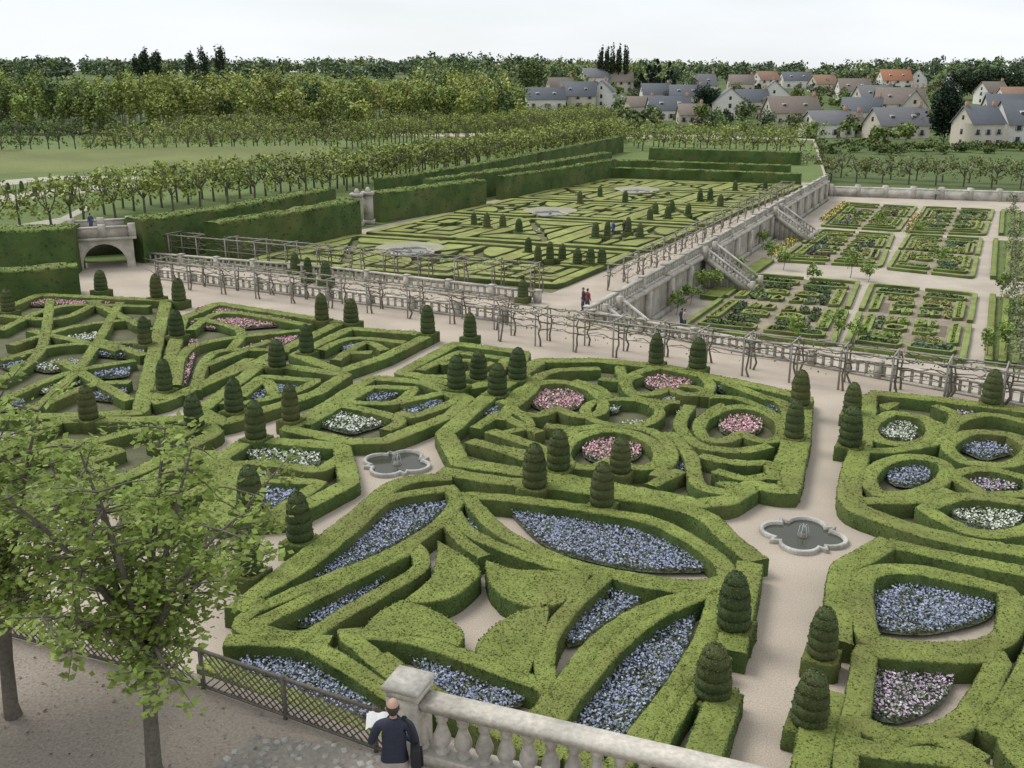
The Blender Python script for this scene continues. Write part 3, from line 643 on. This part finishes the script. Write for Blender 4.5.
single('oak_tree',530,98,21,11,(.11,.15,.055),'round',2800,.7); single('oak_tree',25,104,18,10,(.06,.09,.04),'round',2600,.7); single('oak_tree',455,98,17,10,(.10,.14,.045),'round',2600,.7)
single('blossom_tree',620,112,8,3.4,(.32,.36,.30),'round',900,.35); single('blossom_tree',770,128,6,3,(.32,.34,.26),'round',700,.35)
# =============== VILLAGE ================
def house(u,v,W,D,H,RH,yaw,wall=(.62,.58,.50),roof=(.13,.14,.16),nw=3,st=2,chim=1,name='stone_house',scl=1.2):
    x,y,z=T(u,v); e=bpy.data.objects.new(name,None); scene.collection.objects.link(e); e.location=(x,y,z-.3); e.rotation_euler[2]=yaw; e.scale=(scl,)*3
    A=Acc(); hw,hd=W/2,D/2; H=H+.3
    V=[(-hw,-hd,0),(hw,-hd,0),(hw,hd,0),(-hw,hd,0),(-hw,-hd,H),(hw,-hd,H),(hw,hd,H),(-hw,hd,H),(-hw,0,H+RH),(hw,0,H+RH)]
    A.add(V,[[0,1,5,4],[2,3,7,6],[1,2,6,5],[3,0,4,7]],wall); A.add(V,[[4,7,8],[6,5,9]],wall); A.build('walls',[M_paint],parent=e)
    A=Acc(); o=.4; k=RH/hd
    for s in (-1,1):
        Vr=[(-hw-o,s*(hd+o),H-o*k+.08),(hw+o,s*(hd+o),H-o*k+.08),(hw+o,0,H+RH+.08),(-hw-o,0,H+RH+.08)]
        Vr+= [(a_,b_,c_+.22) for a_,b_,c_ in Vr]; A.add(Vr,[[0,1,2,3],[4,5,6,7],[0,1,5,4],[1,2,6,5],[3,0,4,7]],roof)
    A.build('roof',[M_paint],parent=e)
    A=Acc();B=Acc()
    for s_ in range(st):
        zc=1.7+s_*2.8
        if zc>H-.6: break
        for i in range(nw):
            xc=-hw+W*(i+.5)/nw
            for sd in (-1,1):
                box(A,(xc,sd*(hd+.02),zc),(.95,.08,1.4),0,(.05,.055,.065)); 
                box(B,(xc,sd*(hd+.05),zc-.8),(1.3,.16,.12),0,(.5,.48,.42)); box(B,(xc-.75,sd*(hd+.05),zc),(.4,.07,1.4),0,(.4,.42,.42)); box(B,(xc+.75,sd*(hd+.05),zc),(.4,.07,1.4),0,(.4,.42,.42))
        for sd in (-1,1): box(A,(sd*(hw+.02),0,zc),(.08,.95,1.4),0,(.05,.055,.065))
    box(A,(hw+.03,0,H+RH*.35),(.08,.8,1.1),0,(.05,.055,.065)); box(A,(-hw-.03,0,H+RH*.35),(.08,.8,1.1),0,(.05,.055,.065))
    if W>12:
        for xc in (-W*.22,W*.22):
            box(A,(xc,-hd*.62,H+RH*.42),(.9,.5,1.1),0,(.05,.055,.065)); box(B,(xc,-hd*.5,H+RH*.42),(1.3,.9,1.5),0,wall)
    A.build('windows',[M_paint],parent=e);B.build('shutters_and_sills',[M_paint],parent=e)
    A=Acc(); box(A,(W*.08,-hd-.04,1.3),(1,.1,2.1),0,(.2,.13,.08)); A.build('door',[M_wood],parent=e)
    A=Acc()
    for i in range(chim): 
        xc=(hw-.7)*(1 if i==0 else -1); box(A,(xc,0,H+RH+.3),(.9,.7,2.2),0,(.34,.22,.16)); box(A,(xc,0,H+RH+1.5),(.7,.5,.25),0,(.4,.2,.12))
    A.build('chimney',[M_paint],parent=e)
sl=(.15,.16,.18); sl2=(.21,.21,.22); tile=(.33,.21,.15); br=(.24,.20,.17); wh=(.70,.68,.63); cr=(.56,.51,.42)
for h_ in [(545,109,15,8,3.8,4,.1,wh,sl),(578,108,14,9,4.8,5,-.1,cr,sl),(603,107,9,9,6,4,1.3,wh,sl2),(594,92,12,9,7,4,.2,wh,sl2),(668,120,14,8,3.5,4,.1,wh,sl),(690,124,8,7,3,3,0,cr,br),
 (728,118,10,12,5,5,1.45,wh,sl2),(772,111,9,14,5,6,1.4,wh,sl2),(750,112,12,8,4,4,.1,cr,sl),(790,125,16,9,4,4.5,.15,cr,br),(826,137,12,8,3.5,3,.3,wh,sl2),(842,136,9,7,3,3,-.2,cr,br),
 (872,112,14,9,5,4.5,.2,cr,sl2),(897,118,16,9,5,5,-.2,cr,br),(895,138,15,8,3.5,4,.3,cr,sl2),(912,128,9,8,6,5,1.2,cr,sl),
 (893,90,16,9,5,5,.1,wh,(.42,.20,.12)),(917,89,14,9,5,5,1.2,wh,sl2),(700,94,14,9,4,5,.2,wh,sl2),(740,92,12,9,4,4,0,cr,br),(795,88,16,9,4,4,.1,wh,sl),(822,92,12,9,4,4,.3,cr,tile),(852,100,14,9,4,5,0,wh,br),
 (1003,130,12,9,5,5,-.1,cr,sl),(1024,145,14,9,5,5,.1,wh,sl),(990,104,12,8,5,4,.4,wh,br),(960,92,14,8,5,4,0,wh,sl),(640,116,10,7,3.5,3,.2,cr,br),(860,124,12,8,4,4,-.3,wh,sl),(620,92,12,9,5,4,0,cr,br),(765,90,12,9,5,4,.4,wh,tile),(1012,112,12,8,5,4,.1,wh,tile),(655,104,12,8,4,4,.1,wh,sl),(560,96,12,8,4,4,.3,cr,br),(685,106,13,8,4,4,-.1,cr,sl)]:
    house(*h_)
house(975,147,10,9,6.5,4.2,.25,cr,sl,3,2,2,scl=1.0)
def pier(u,v,H=3.4,W=1.0,z=0):
    e=bpy.data.objects.new('stone_gate_pier',None); scene.collection.objects.link(e); p=G(u,v,z); A=Acc()
    box(A,(p[0],p[1],z+.25),(W*1.3,W*1.3,.5)); box(A,(p[0],p[1],z+.5+H/2-.25),(W,W,H-.5)); A.build('shaft',[M_stone],parent=e); A=Acc()
    box(A,(p[0],p[1],z+H+.15),(W*1.4,W*1.4,.3),0,(.48,.45,.39)); box(A,(p[0],p[1],z+H+.55),(W*.7,W*.7,.5),0,STONE,0,.3); A.build('cap',[M_stone],parent=e)
pier(358,226,3.3,1.0); pier(369,224,3.3,1.0); pier(246,126,6,1.6); pier(263,126,6,1.6)
A=Acc(); p0,p1=G(76,271),G(136,267); d=(p1-p0); Lb=np.linalg.norm(d); d/=Lb; s=np.array([-d[1],d[0]])
if s[1]<0: s=-s
Wb=5.0; Hb=2.5; n=16; ar=1.75; sx=Lb*.5
for k_,dep in ((0,0),(1,Wb)):
    arc=[(sx-ar*math.cos(math.pi*i/n),.4+ (ar)*math.sin(math.pi*i/n)) for i in range(n+1)]
    topv=[(sx-ar*math.cos(math.pi*i/n),Hb) for i in range(n+1)]
    to=lambda q:(*(p0+d*q[0]+s*dep),q[1])
    V=[to(q) for q in arc]+[to(q) for q in topv]; A.add(V,[[i,i+1,n+2+i,n+1+i] for i in range(n)],STONE)
    for x0,x1 in ((0,sx-ar),(sx+ar,Lb)): A.add([to((x0,0)),to((x1,0)),to((x1,Hb)),to((x0,Hb))],[[0,1,2,3]],STONE)
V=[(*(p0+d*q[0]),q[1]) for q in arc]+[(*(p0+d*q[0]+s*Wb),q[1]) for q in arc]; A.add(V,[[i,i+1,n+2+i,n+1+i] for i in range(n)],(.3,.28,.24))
c=p0+d*sx+s*(Wb+2.5); box(A,(c[0],c[1],1.2),(6,.3,2.4),math.atan2(d[1],d[0]),(.12,.11,.09))
c=p0+d*Lb/2+s*Wb/2; yb=math.atan2(d[1],d[0]); box(A,(c[0],c[1],Hb+.1),(Lb+.6,Wb+.5,.22),yb,(.44,.42,.36))
for dd in (.1,Wb-.1):
    c=p0+d*Lb/2+s*dd; box(A,(c[0],c[1],Hb+.62),(Lb,.3,.8),yb,(.42,.39,.33)); box(A,(c[0],c[1],Hb+1.08),(Lb+.2,.45,.12),yb,(.48,.45,.39))
    for x_ in (0,Lb*.5,Lb): 
        c=p0+d*x_+s*dd; box(A,(c[0],c[1],Hb+.75),(.6,.6,1.1),yb)
A.build('stone_bridge',[M_stone])
for u,v in [(8,190),(22,189),(38,187),(52,185),(66,184),(80,183),(95,182),(110,181),(35,193),(60,191),(84,188)]:
    topi(u,v,.7)
# =============== KITCHEN GARDEN ================
crops=[((.19,.26,.06),.26),((.13,.20,.055),.28),((.09,.055,.05),.22),((.10,.15,.10),.35),((.24,.29,.07),.22),((.22,.18,.14),.03),((.15,.20,.09),.25),((.07,.11,.045),.35),((.26,.27,.09),.25)]
QR=[(.08,.08,.46,.145),(.08,.18,.145,.46),(.18,.18,.46,.245),(.18,.28,.245,.46),(.28,.28,.46,.345),(.28,.38,.345,.46),(.385,.385,.46,.46)]
def potsq(Q,ls=.13,seed=0):
    R_=random.Random(seed); A=Acc(); S=Acc(); polyfill(S,Q,-2.985,(.27,.23,.17)); S.build('planting_soil',[M_soil])
    tp=np.array([.22,.27,.08]); sd=np.array([.10,.14,.04])
    hd=lambda p,cl=True,w=.4: hedge(A,quv(Q,p),w,.3,z0=-3,closed=cl,step=.9,smooth=False,top=tp,side=sd)
    for a_ in (((0,.47),(0,0),(.47,0))),((.53,0),(1,0),(1,.47)),((1,.53),(1,1),(.53,1)),((.47,1),(0,1),(0,.53)): hd(a_,False,.45)
    sel=[R_.randrange(len(crops)) for _ in QR]
    for ri,(u0,v0,u1,v1) in enumerate(QR):
        for mx_ in (0,1):
            for my in (0,1):
                uu=sorted([u0,u1] if not mx_ else [1-u0,1-u1]); vv=sorted([v0,v1] if not my else [1-v0,1-v1])
                c,hh=crops[sel[ri]] if R_.random()<.8 else crops[R_.randrange(len(crops))]
                q=[(uu[0],vv[0]),(uu[1],vv[0]),(uu[1],vv[1]),(uu[0],vv[1])]
                if ri in (0,1,4,5,6): hd(q,True,.28)
                W=quv(Q,q); cen=W.mean(0); W=cen+(W-cen)*.86; polyfill(A,W,-3+max(.03,hh*.5),np.array(c)*.8)
                if hh>.1:
                    lng=np.linalg.norm(W[1]-W[0])>np.linalg.norm(W[3]-W[0])
                    for r in np.linspace(.12,.88,4):
                        if lng: a0=W[0]*(1-r)+W[3]*r; a1=W[1]*(1-r)+W[2]*r
                        else: a0=W[0]*(1-r)+W[1]*r; a1=W[3]*(1-r)+W[2]*r
                        k=int(np.linalg.norm(a1-a0)*16)+1; t=rng.random(k)[:,None]
                        P=a0*(1-t)+a1*t+rng.normal(size=(k,2))*.07; leafq(A,np.column_stack([P,-3+hh*(.5+.7*rng.random(k))]),ls,c,m=1,flat=.5,var=.3)
    A.build('vegetable_bed',MH)
PS=[[(680,330),(832,347),(858,284),(757,276)],[(845,349),(962,364),(975,296),(872,286)],[(778,262),(880,268),(893,236),(822,231)],[(888,270),(972,279),(981,240),(909,236)],[(822,227),(898,232),(916,208),(848,204)],[(909,233),(984,236),(993,211),(925,208)]]
for k,q in enumerate(PS): potsq(GP(q,-3),seed=k+11)
for q in ([(985,366),(1040,372),(1045,300),(990,296)],[(990,280),(1045,284),(1050,243),(993,240)],[(700,300),(720,302),(775,262),(765,260)],[(998,236),(1060,240),(1060,214),(1000,211)]):
    Q=GP(q,-3); A=Acc(); polyfill(A,Q,-2.98,(.12,.17,.05))
    for v in (.05,.3,.55,.8): hedge(A,quv(Q,[(v,.02),(v,.98)]),.5,.35,z0=-3,step=1,smooth=False)
    A.build('vegetable_bed',MH)
A=Acc()
for q,c in (([(766,257),(776,259),(808,236),(800,233)],(.70,.52,.12)),([(818,222),(827,223),(850,206),(843,204)],(.70,.50,.12)),([(903,234),(909,235),(922,216),(916,215)],(.7,.38,.15)),([(690,292),(697,293),(722,275),(716,274)],(.6,.5,.3))):
    P=GP(q,-3); k=scat(P,9); leafq(A,np.column_stack([k,-2.7+rng.random(len(k))*.3]),.13,c,m=2,flat=.8)
    k=scat(P,14); leafq(A,np.column_stack([k,-2.8+rng.random(len(k))*.3]),.16,(.13,.19,.05),m=1)
A.build('tulip_border',MH)
for u,v in [(703,297),(715,293),(676,315),(836,342),(856,346),(795,340),(770,262),(783,270),(762,250),(738,275),(940,270),(1000,300),(1010,330),(1003,355),(878,232),(920,235),(985,360),(812,286),(850,278),(728,288),(690,305),(868,282)]:
    p=G(u,v,-3); single('fruit_tree',0,0,random.uniform(1.8,2.9),random.uniform(.7,1.0),(.19,.27,.065),'round',360,.11,.22,14,pos=(p[0],p[1],-3))
for i,v in enumerate(range(212,390,13)):
    p=G(1012+ (v-212)*.03,v,-3); single('espalier_tree',0,0,3.0,1.3,(.17,.19,.10),'round',220,.12,.25,14,pos=(p[0],p[1],-3))
# =============== NEAR TERRACE ================
zt=7.0
fl=[G(-120,572,zt+.65),G(200,652,zt+.65),G(388,716,zt+.65)]
b0=G(410,692,zt+1.0); b1=G(745,770,zt+1.0); bd_=(b1-b0)/np.linalg.norm(b1-b0); b2=b0+bd_*14
edge=[np.array([-40.0,fl[0][1]+ (fl[0][1]-fl[1][1])/(fl[0][0]-fl[1][0])*(-40-fl[0][0])]),fl[1],fl[2],b0,b2]
outn=.3
poly=np.array([e+np.array([0.05,outn]) for e in edge]+[(edge[-1][0]+3,0.5),(b2[0]+3,-6),(-40,-6)])
A=Acc(); polyfill(A,poly,zt,(.31,.265,.22)); n=len(poly); V=np.vstack([np.column_stack([poly,np.full(n,zt)]),np.column_stack([poly,np.full(n,-.2)])])
A.add(V,[[i,(i+1)%n,n+(i+1)%n,n+i] for i in range(n)],STONE,1); A.build('terrace_ground',[M_gravel,M_stone])
A=Acc(); q=scat(GP([(-60,800),(-60,640),(200,690),(370,745),(330,800)],zt),90); leafq(A,np.column_stack([q,np.full(len(q),zt+.012)]),.014,(.30,.27,.22),flat=4,var=.5); 
q=scat(GP([(-60,800),(-60,640),(200,690),(370,745),(330,800)],zt),5); leafq(A,np.column_stack([q,np.full(len(q),zt+.02)]),.03,(.16,.14,.08),flat=3,var=.5); A.build('loose_gravel',[M_gravel])
A=Acc(); P=GP([(222,790),(215,768),(250,737),(330,742),(420,768),(420,800)],zt)
c=scat(P,70)
keep=[]
for k in c:
    if all((k[0]-m_[0])**2+(k[1]-m_[1])**2>.0105 for m_ in keep): keep.append(k)
for k in keep: 
    g=random.uniform(.30,.52); box(A,(k[0],k[1],zt+.008),(random.uniform(.09,.13),random.uniform(.08,.11),.02),random.random()*3,(g,g*.96,g*.86),0,.8)
polyfill(A,P,zt+.005,(.32,.29,.25)); A.build('cobbled_pavement',[M_stone])
balustrade('stone_balustrade',[b0,b2],zt,1.0,sp=.31,post=8,detail=True,wid=.34,col=(.46,.43,.37))
A=Acc(); box(A,(b0[0]-.02,b0[1]+.02,zt+.56),(.46,.46,1.12),math.atan2(bd_[1],bd_[0]),STONE); box(A,(b0[0]-.02,b0[1]+.02,zt+1.15),(.54,.54,.07),math.atan2(bd_[1],bd_[0]),(.5,.47,.41)); A.build('stone_pedestal',[M_stone])
e=bpy.data.objects.new('lattice_fence',None); scene.collection.objects.link(e); A=Acc(); B=Acc(); fc=(.15,.135,.11)
for p,q in ((edge[0],fl[1]),(fl[1],fl[2])):
    d=q-p; L_=np.linalg.norm(d); d=d/L_; Hh=.68
    beam(A,(*p,zt+Hh),(*q,zt+Hh),.05,.04,fc); beam(A,(*p,zt+.06),(*q,zt+.06),.04,.04,fc)
    for i in range(int(L_/1.6)+1): c=p+d*1.6*i; box(A,(c[0],c[1],zt+.36),(.06,.06,.72),0,fc)
    st=.13; k=int(L_/st)
    for i in range(-4,k):
        for a0,a1 in ((0,1),(1,0)):
            x0=i*st;x1=x0+Hh
            if x0<0 or x1>L_: continue
            P0=p+d*x0;P1=p+d*x1; beam(B,(*P0,zt+.05+(Hh-.05)*a0),(*P1,zt+.05+(Hh-.05)*a1),.015,.02,fc)
A.build('rails_and_posts',[M_wood],parent=e);B.build('lattice',[M_wood],parent=e)
def neartree(base,H,R,cx,cy,n_l=9,leaves=6500,z0=.40,colr=(.26,.34,.085)):
    e=bpy.data.objects.new('lime_tree',None); scene.collection.objects.link(e); A=Acc();B=Acc(); x,y=base; bark=(.13,.115,.095)
    zc=zt+H*z0; top=(x+cx*.4,y+cy*.4,zc)
    tube(A,[(x,y,zt-.1),(x-.02,y,zt+.2),(x+cx*.1,y+cy*.1,zt+H*.2),(x+cx*.2+.03,y+cy*.25,zt+H*.32),top],[.14,.105,.092,.085,.08],10,bark)
    pts=[]
    for i in range(n_l):
        an=2*math.pi*i/n_l+random.uniform(-.3,.3); rr=R*random.uniform(.75,1.1); zz=zt+H*random.uniform(.42,.95) if i%3 else zt+H*random.uniform(.9,1.02); 
        if i%3==0: rr*=.45
        E=np.array([x+cx+math.cos(an)*rr,y+cy+math.sin(an)*rr,zz]); S_=np.array(top)-np.array([0,0,random.uniform(0,.5)])
        M1=S_*.6+E*.4+np.array([0,0,.25]); M2=S_*.25+E*.75+np.array([0,0,.15])
        tube(A,[S_,M1,M2,E],[.055,.04,.025,.01],6,bark)
        for t in np.linspace(.35,1,8):
            c=S_*(1-t)**2+2*M1*t*(1-t)+E*t*t
            for g in range(3):
                dv=np.array([random.gauss(0,1),random.gauss(0,1),random.gauss(.05,.4)]); dv/=np.linalg.norm(dv); l=random.uniform(.3,.8)
                tip=c+dv*l; tube(A,[c,c+dv*l*.5+np.array([0,0,.04]),tip],[.014,.01,.004],4,bark); pts.append((c+dv*l*.35,tip))
    k=rng.integers(0,len(pts),leaves); a0=np.array([p[0] for p in pts])[k]; a1=np.array([p[1] for p in pts])[k]; t=rng.random((leaves,1))**.8
    P=a0*(1-t)+a1*t+rng.normal(size=(leaves,3))*np.array([.10,.10,.05])
    cl=np.array(colr)*(1+.35*(rng.random(len(pts))[k]-.5))[:,None]
    leafq(B,P,.05,cl,flat=1.2,var=.3); A.build('trunk_and_limbs',[M_wood],parent=e);B.build('leaves',[M_tree],parent=e)
neartree(G(157,778,zt),4.7,1.8,-.05,.5,n_l=12,leaves=9500); neartree(G(14,716,zt),4.6,1.9,.1,.3,n_l=11,leaves=8500); neartree(G(-140,760,zt),4.8,1.8,.3,.2,leaves=4500)
# =============== PEOPLE ================
def skinmesh(name,joints,edges,mats,parent,root=0,sub=2):
    me=bpy.data.meshes.new(name); me.from_pydata([j[:3] for j in joints],edges,[]); o=bpy.data.objects.new(name,me); scene.collection.objects.link(o); o.parent=parent
    md=o.modifiers.new('skin','SKIN'); md.use_smooth_shade=True; sv=me.skin_vertices[0].data
    for i,j in enumerate(joints): sv[i].radius=(j[3],j[4] if len(j)>4 else j[3]); sv[i].use_root=(i==root)
    sb=o.modifiers.new('sub','SUBSURF'); sb.levels=sub; sb.render_levels=sub
    for m in mats: me.materials.append(m)
    return o
def pmat(name,c,rough=.8):
    m=bpy.data.materials.new(name); m.use_nodes=True; N=m.node_tree.nodes; Lk=m.node_tree.links; bs_=N['Principled BSDF']; bs_.inputs['Roughness'].default_value=rough
    n=N.new('ShaderNodeTexNoise'); n.inputs['Scale'].default_value=12; mxx=N.new('ShaderNodeMix'); mxx.data_type='RGBA'; mxx.inputs[6].default_value=(c[0]*.8,c[1]*.8,c[2]*.8,1); mxx.inputs[7].default_value=(min(1,c[0]*1.2),min(1,c[1]*1.2),min(1,c[2]*1.2),1)
    Lk.new(n.outputs['Fac'],mxx.inputs[0]); Lk.new(mxx.outputs[2],bs_.inputs['Base Color']); return m
def clothes(top,bot):
    m=pmat('clothes',top); N=m.node_tree.nodes; Lk=m.node_tree.links; bs_=N['Principled BSDF']; src=bs_.inputs['Base Color'].links[0].from_socket
    tcn=N.new('ShaderNodeTexCoord'); sx_=N.new('ShaderNodeSeparateXYZ'); Lk.new(tcn.outputs['Object'],sx_.inputs[0]); mt=N.new('ShaderNodeMath'); mt.operation='GREATER_THAN'; mt.inputs[1].default_value=.93; Lk.new(sx_.outputs['Z'],mt.inputs[0])
    mm=N.new('ShaderNodeMix'); mm.data_type='RGBA'; mm.inputs[6].default_value=(*bot,1); Lk.new(mt.outputs[0],mm.inputs[0]); Lk.new(src,mm.inputs[7]); Lk.new(mm.outputs[2],bs_.inputs['Base Color'])
    n=N.new('ShaderNodeTexNoise'); n.inputs['Scale'].default_value=7; b_=N.new('ShaderNodeBump'); b_.inputs['Strength'].default_value=.7; b_.inputs['Distance'].default_value=.04
    Lk.new(tcn.outputs['Object'],n.inputs['Vector']); Lk.new(n.outputs['Fac'],b_.inputs['Height']); Lk.new(b_.outputs['Normal'],bs_.inputs['Normal']); return m
SK=pmat('skin',(.46,.28,.20),.6); HAIR=pmat('hair',(.045,.035,.028)); BAG=pmat('bag_fabric',(.015,.015,.018)); PAP=pmat('paper',(.72,.72,.70))
def person(x,y,z,yaw=0,top=(.022,.026,.048),bot=(.3,.26,.2),detail=False,sc=1.0,bald=False):
    e=bpy.data.objects.new('person',None); scene.collection.objects.link(e); e.location=(x,y,z); e.rotation_euler[2]=yaw; e.scale=(sc,)*3
    cm=clothes(top,bot)
    if detail: el_=[(-.29,.04,1.14),(.27,.02,1.15)]; wr=[(-.28,.27,1.13),(.0,.28,1.12)]
    else: el_=[(-.25,-.03,1.14),(.25,-.03,1.14)]; wr=[(-.26,.08,.9),(.26,.08,.9)]
    J=[(0,0,.95,.155,.115),(0,0,1.1,.15,.11),(0,0,1.3,.18,.125),(0,0,1.44,.12,.09),(0,.015,1.52,.06,.06),
       (-.185,0,1.42,.075,.075),(*el_[0],.052,.052),(*wr[0],.036,.036),(.185,0,1.42,.075,.075),(*el_[1],.052,.052),(*wr[1],.036,.036),
       (-.1,0,.86,.1,.1),(-.11,.02,.48,.068,.068),(-.11,-.02,.1,.048,.048),(-.12,.13,.045,.045,.035),(.1,0,.86,.1,.1),(.11,.06,.48,.068,.068),(.12,.02,.1,.048,.048),(.13,.17,.045,.045,.035)]
    E=[(0,1),(1,2),(2,3),(3,4),(3,5),(5,6),(6,7),(3,8),(8,9),(9,10),(0,11),(11,12),(12,13),(13,14),(0,15),(15,16),(16,17),(17,18)]
    skinmesh('clothed_body',J,E,[cm],e)
    A=Acc(); n1,n2=22,28; th=np.linspace(0,math.pi,n1); ph=np.linspace(0,2*math.pi,n2,endpoint=False); Tt,Pp=np.meshgrid(th,ph,indexing='ij')
    X_=np.sin(Tt)*np.cos(Pp)*.078; Y_=np.sin(Tt)*np.sin(Pp)*.098; Z_=np.cos(Tt)*.122
    low=np.clip(-Z_/.122,0,1); X_*=1-.28*low; Y_=Y_*(1-.15*low)+.012*low
    nose=np.exp(-((X_/.014)**2+((Z_+.012)/.025)**2))*(Y_>0); Y_=Y_+.024*nose
    ey=sum(np.exp(-(((X_-s_*.03)/.013)**2+((Z_-.005)/.012)**2)) for s_ in(-1,1))*(Y_>0); Y_=Y_-.008*ey
    V=np.stack([X_,Y_+.02,Z_+1.645],-1).reshape(-1,3); A.add(V,[[i*n2+j,i*n2+(j+1)%n2,(i+1)*n2+(j+1)%n2,(i+1)*n2+j] for i in range(n1-1) for j in range(n2)],(.4,.3,.2)); A.build('head',[SK],smooth=True,parent=e)
    skinmesh('neck',[(0,.005,1.47,.06),(0,.015,1.57,.052)],[(0,1)],[SK],e,sub=2)
    for s_ in (-1,1): skinmesh('ear',[(s_*.078,.015,1.62,.01,.014),(s_*.086,.01,1.645,.009,.018),(s_*.084,.005,1.665,.008,.014)],[(0,1),(1,2)],[SK],e,sub=1)
    A=Acc()
    F=[]
    for i in range(n1-1):
        for j in range(n2):
            zz=math.cos(th[i])*.122; yy=math.sin(ph[j])
            if bald: ok=(-.07<zz<.055) and yy<.3
            else: ok=(zz>-.06 and yy<.2) or zz>.06
            if ok: F.append([i*n2+j,i*n2+(j+1)%n2,(i+1)*n2+(j+1)%n2,(i+1)*n2+j])
    Vh=(V-np.array([0,.02,1.645]))*1.045+np.array([0,.02,1.645]); A.add(Vh,F,(.1,.1,.1)); A.build('hair',[HAIR],smooth=True,parent=e)
    for s_,w_ in ((-1,wr[0]),(1,wr[1])):
        w_=np.array(w_); d_=w_-np.array(el_[0 if s_<0 else 1]); d_/=np.linalg.norm(d_)
        pl=w_+d_*.05; side=np.array([1,0,0.0]); dwn=np.array([0,.25,-1])*.4
        skinmesh('hand_palm',[(*w_,.027,.027),(*pl,.038,.02),(*(w_+d_*.09),.036,.016)],[(0,1),(1,2)],[SK],e,sub=1)
        if detail:
            for f in range(4):
                b_=w_+d_*.085+side*(f-1.5)*.019; l=[.062,.072,.068,.052][f]; m1=b_+d_*l*.55; m2=m1+(d_*.5+dwn)*l*.5
                skinmesh('finger',[(*b_,.009),(*m1,.0085),(*m2,.0075)],[(0,1),(1,2)],[SK],e,sub=1)
            b_=w_+d_*.035-side*s_*.03; m1=b_-side*s_*.022+d_*.03; m2=m1+d_*.028; skinmesh('thumb',[(*b_,.012),(*m1,.010),(*m2,.008)],[(0,1),(1,2)],[SK],e,sub=1)
    if detail:
        A=Acc(); n_=8
        V=[]
        for i in range(n_):
            for j in range(4):
                t=i/(n_-1); V.append((-.38+.28*t,.30+.07*j+.01*math.sin(t*7),1.13+.035*abs(math.sin(t*6.28))+.03*j))
        A.add(V,[[4*i+j,4*i+j+1,4*i+j+5,4*i+j+4] for i in range(n_-1) for j in range(3)],(.8,.8,.8)); A.build('map_sheet',[PAP],parent=e)
        A=Acc(); box(A,(.26,-.03,1.0),(.13,.30,.28),.1,(.02,.02,.02),0,.85); box(A,(.335,-.03,.97),(.03,.22,.16),.1,(.02,.02,.02)); o=A.build('shoulder_bag',[BAG],parent=e)
        bv=o.modifiers.new('b','BEVEL'); bv.width=.025; bv.segments=3
        A=Acc(); tube(A,[(.24,-.03,1.13),(.235,-.05,1.3),(.19,-.06,1.45),(.12,0,1.53),(.14,.09,1.46),(.2,.13,1.3),(.25,.08,1.12)],.016,6); A.build('bag_strap',[BAG],smooth=True,parent=e)
        A=Acc(); th2=np.linspace(0,2*math.pi,15); tube(A,[(.072*math.cos(t),.01+.06*math.sin(t),1.5+.008*math.sin(t)) for t in th2],.014,6); A.build('collar',[cm],smooth=True,parent=e)
hp=G(393,708,zt+1.64); person(hp[0],hp[1]-.02,zt,.05,detail=True,bald=True,bot=(.40,.37,.32))
for u,v,z,c in [(583,312,0,(.03,.03,.04)),(587,313,0,(.2,.05,.05)),(608,240,0,(.4,.04,.04)),(613,238,0,(.05,.08,.2)),(681,330,-3,(.05,.05,.08)),(684,331,-3,(.4,.35,.3)),(927,199,-3,(.1,.1,.1)),(935,200,-3,(.4,.4,.4)),(847,228,-3,(.1,.15,.3)),(88,247,0,(.05,.07,.15)),(624,237,0,(.03,.03,.03))]:
    p=G(u,v,z); zz=z if u!=88 else 2.7; 
    if u==88: p=G(92,233,2.7); 
    person(p[0],p[1],zz,random.uniform(-3,3),top=c,bot=(.05,.06,.1))
print('objects',len(bpy.data.objects))
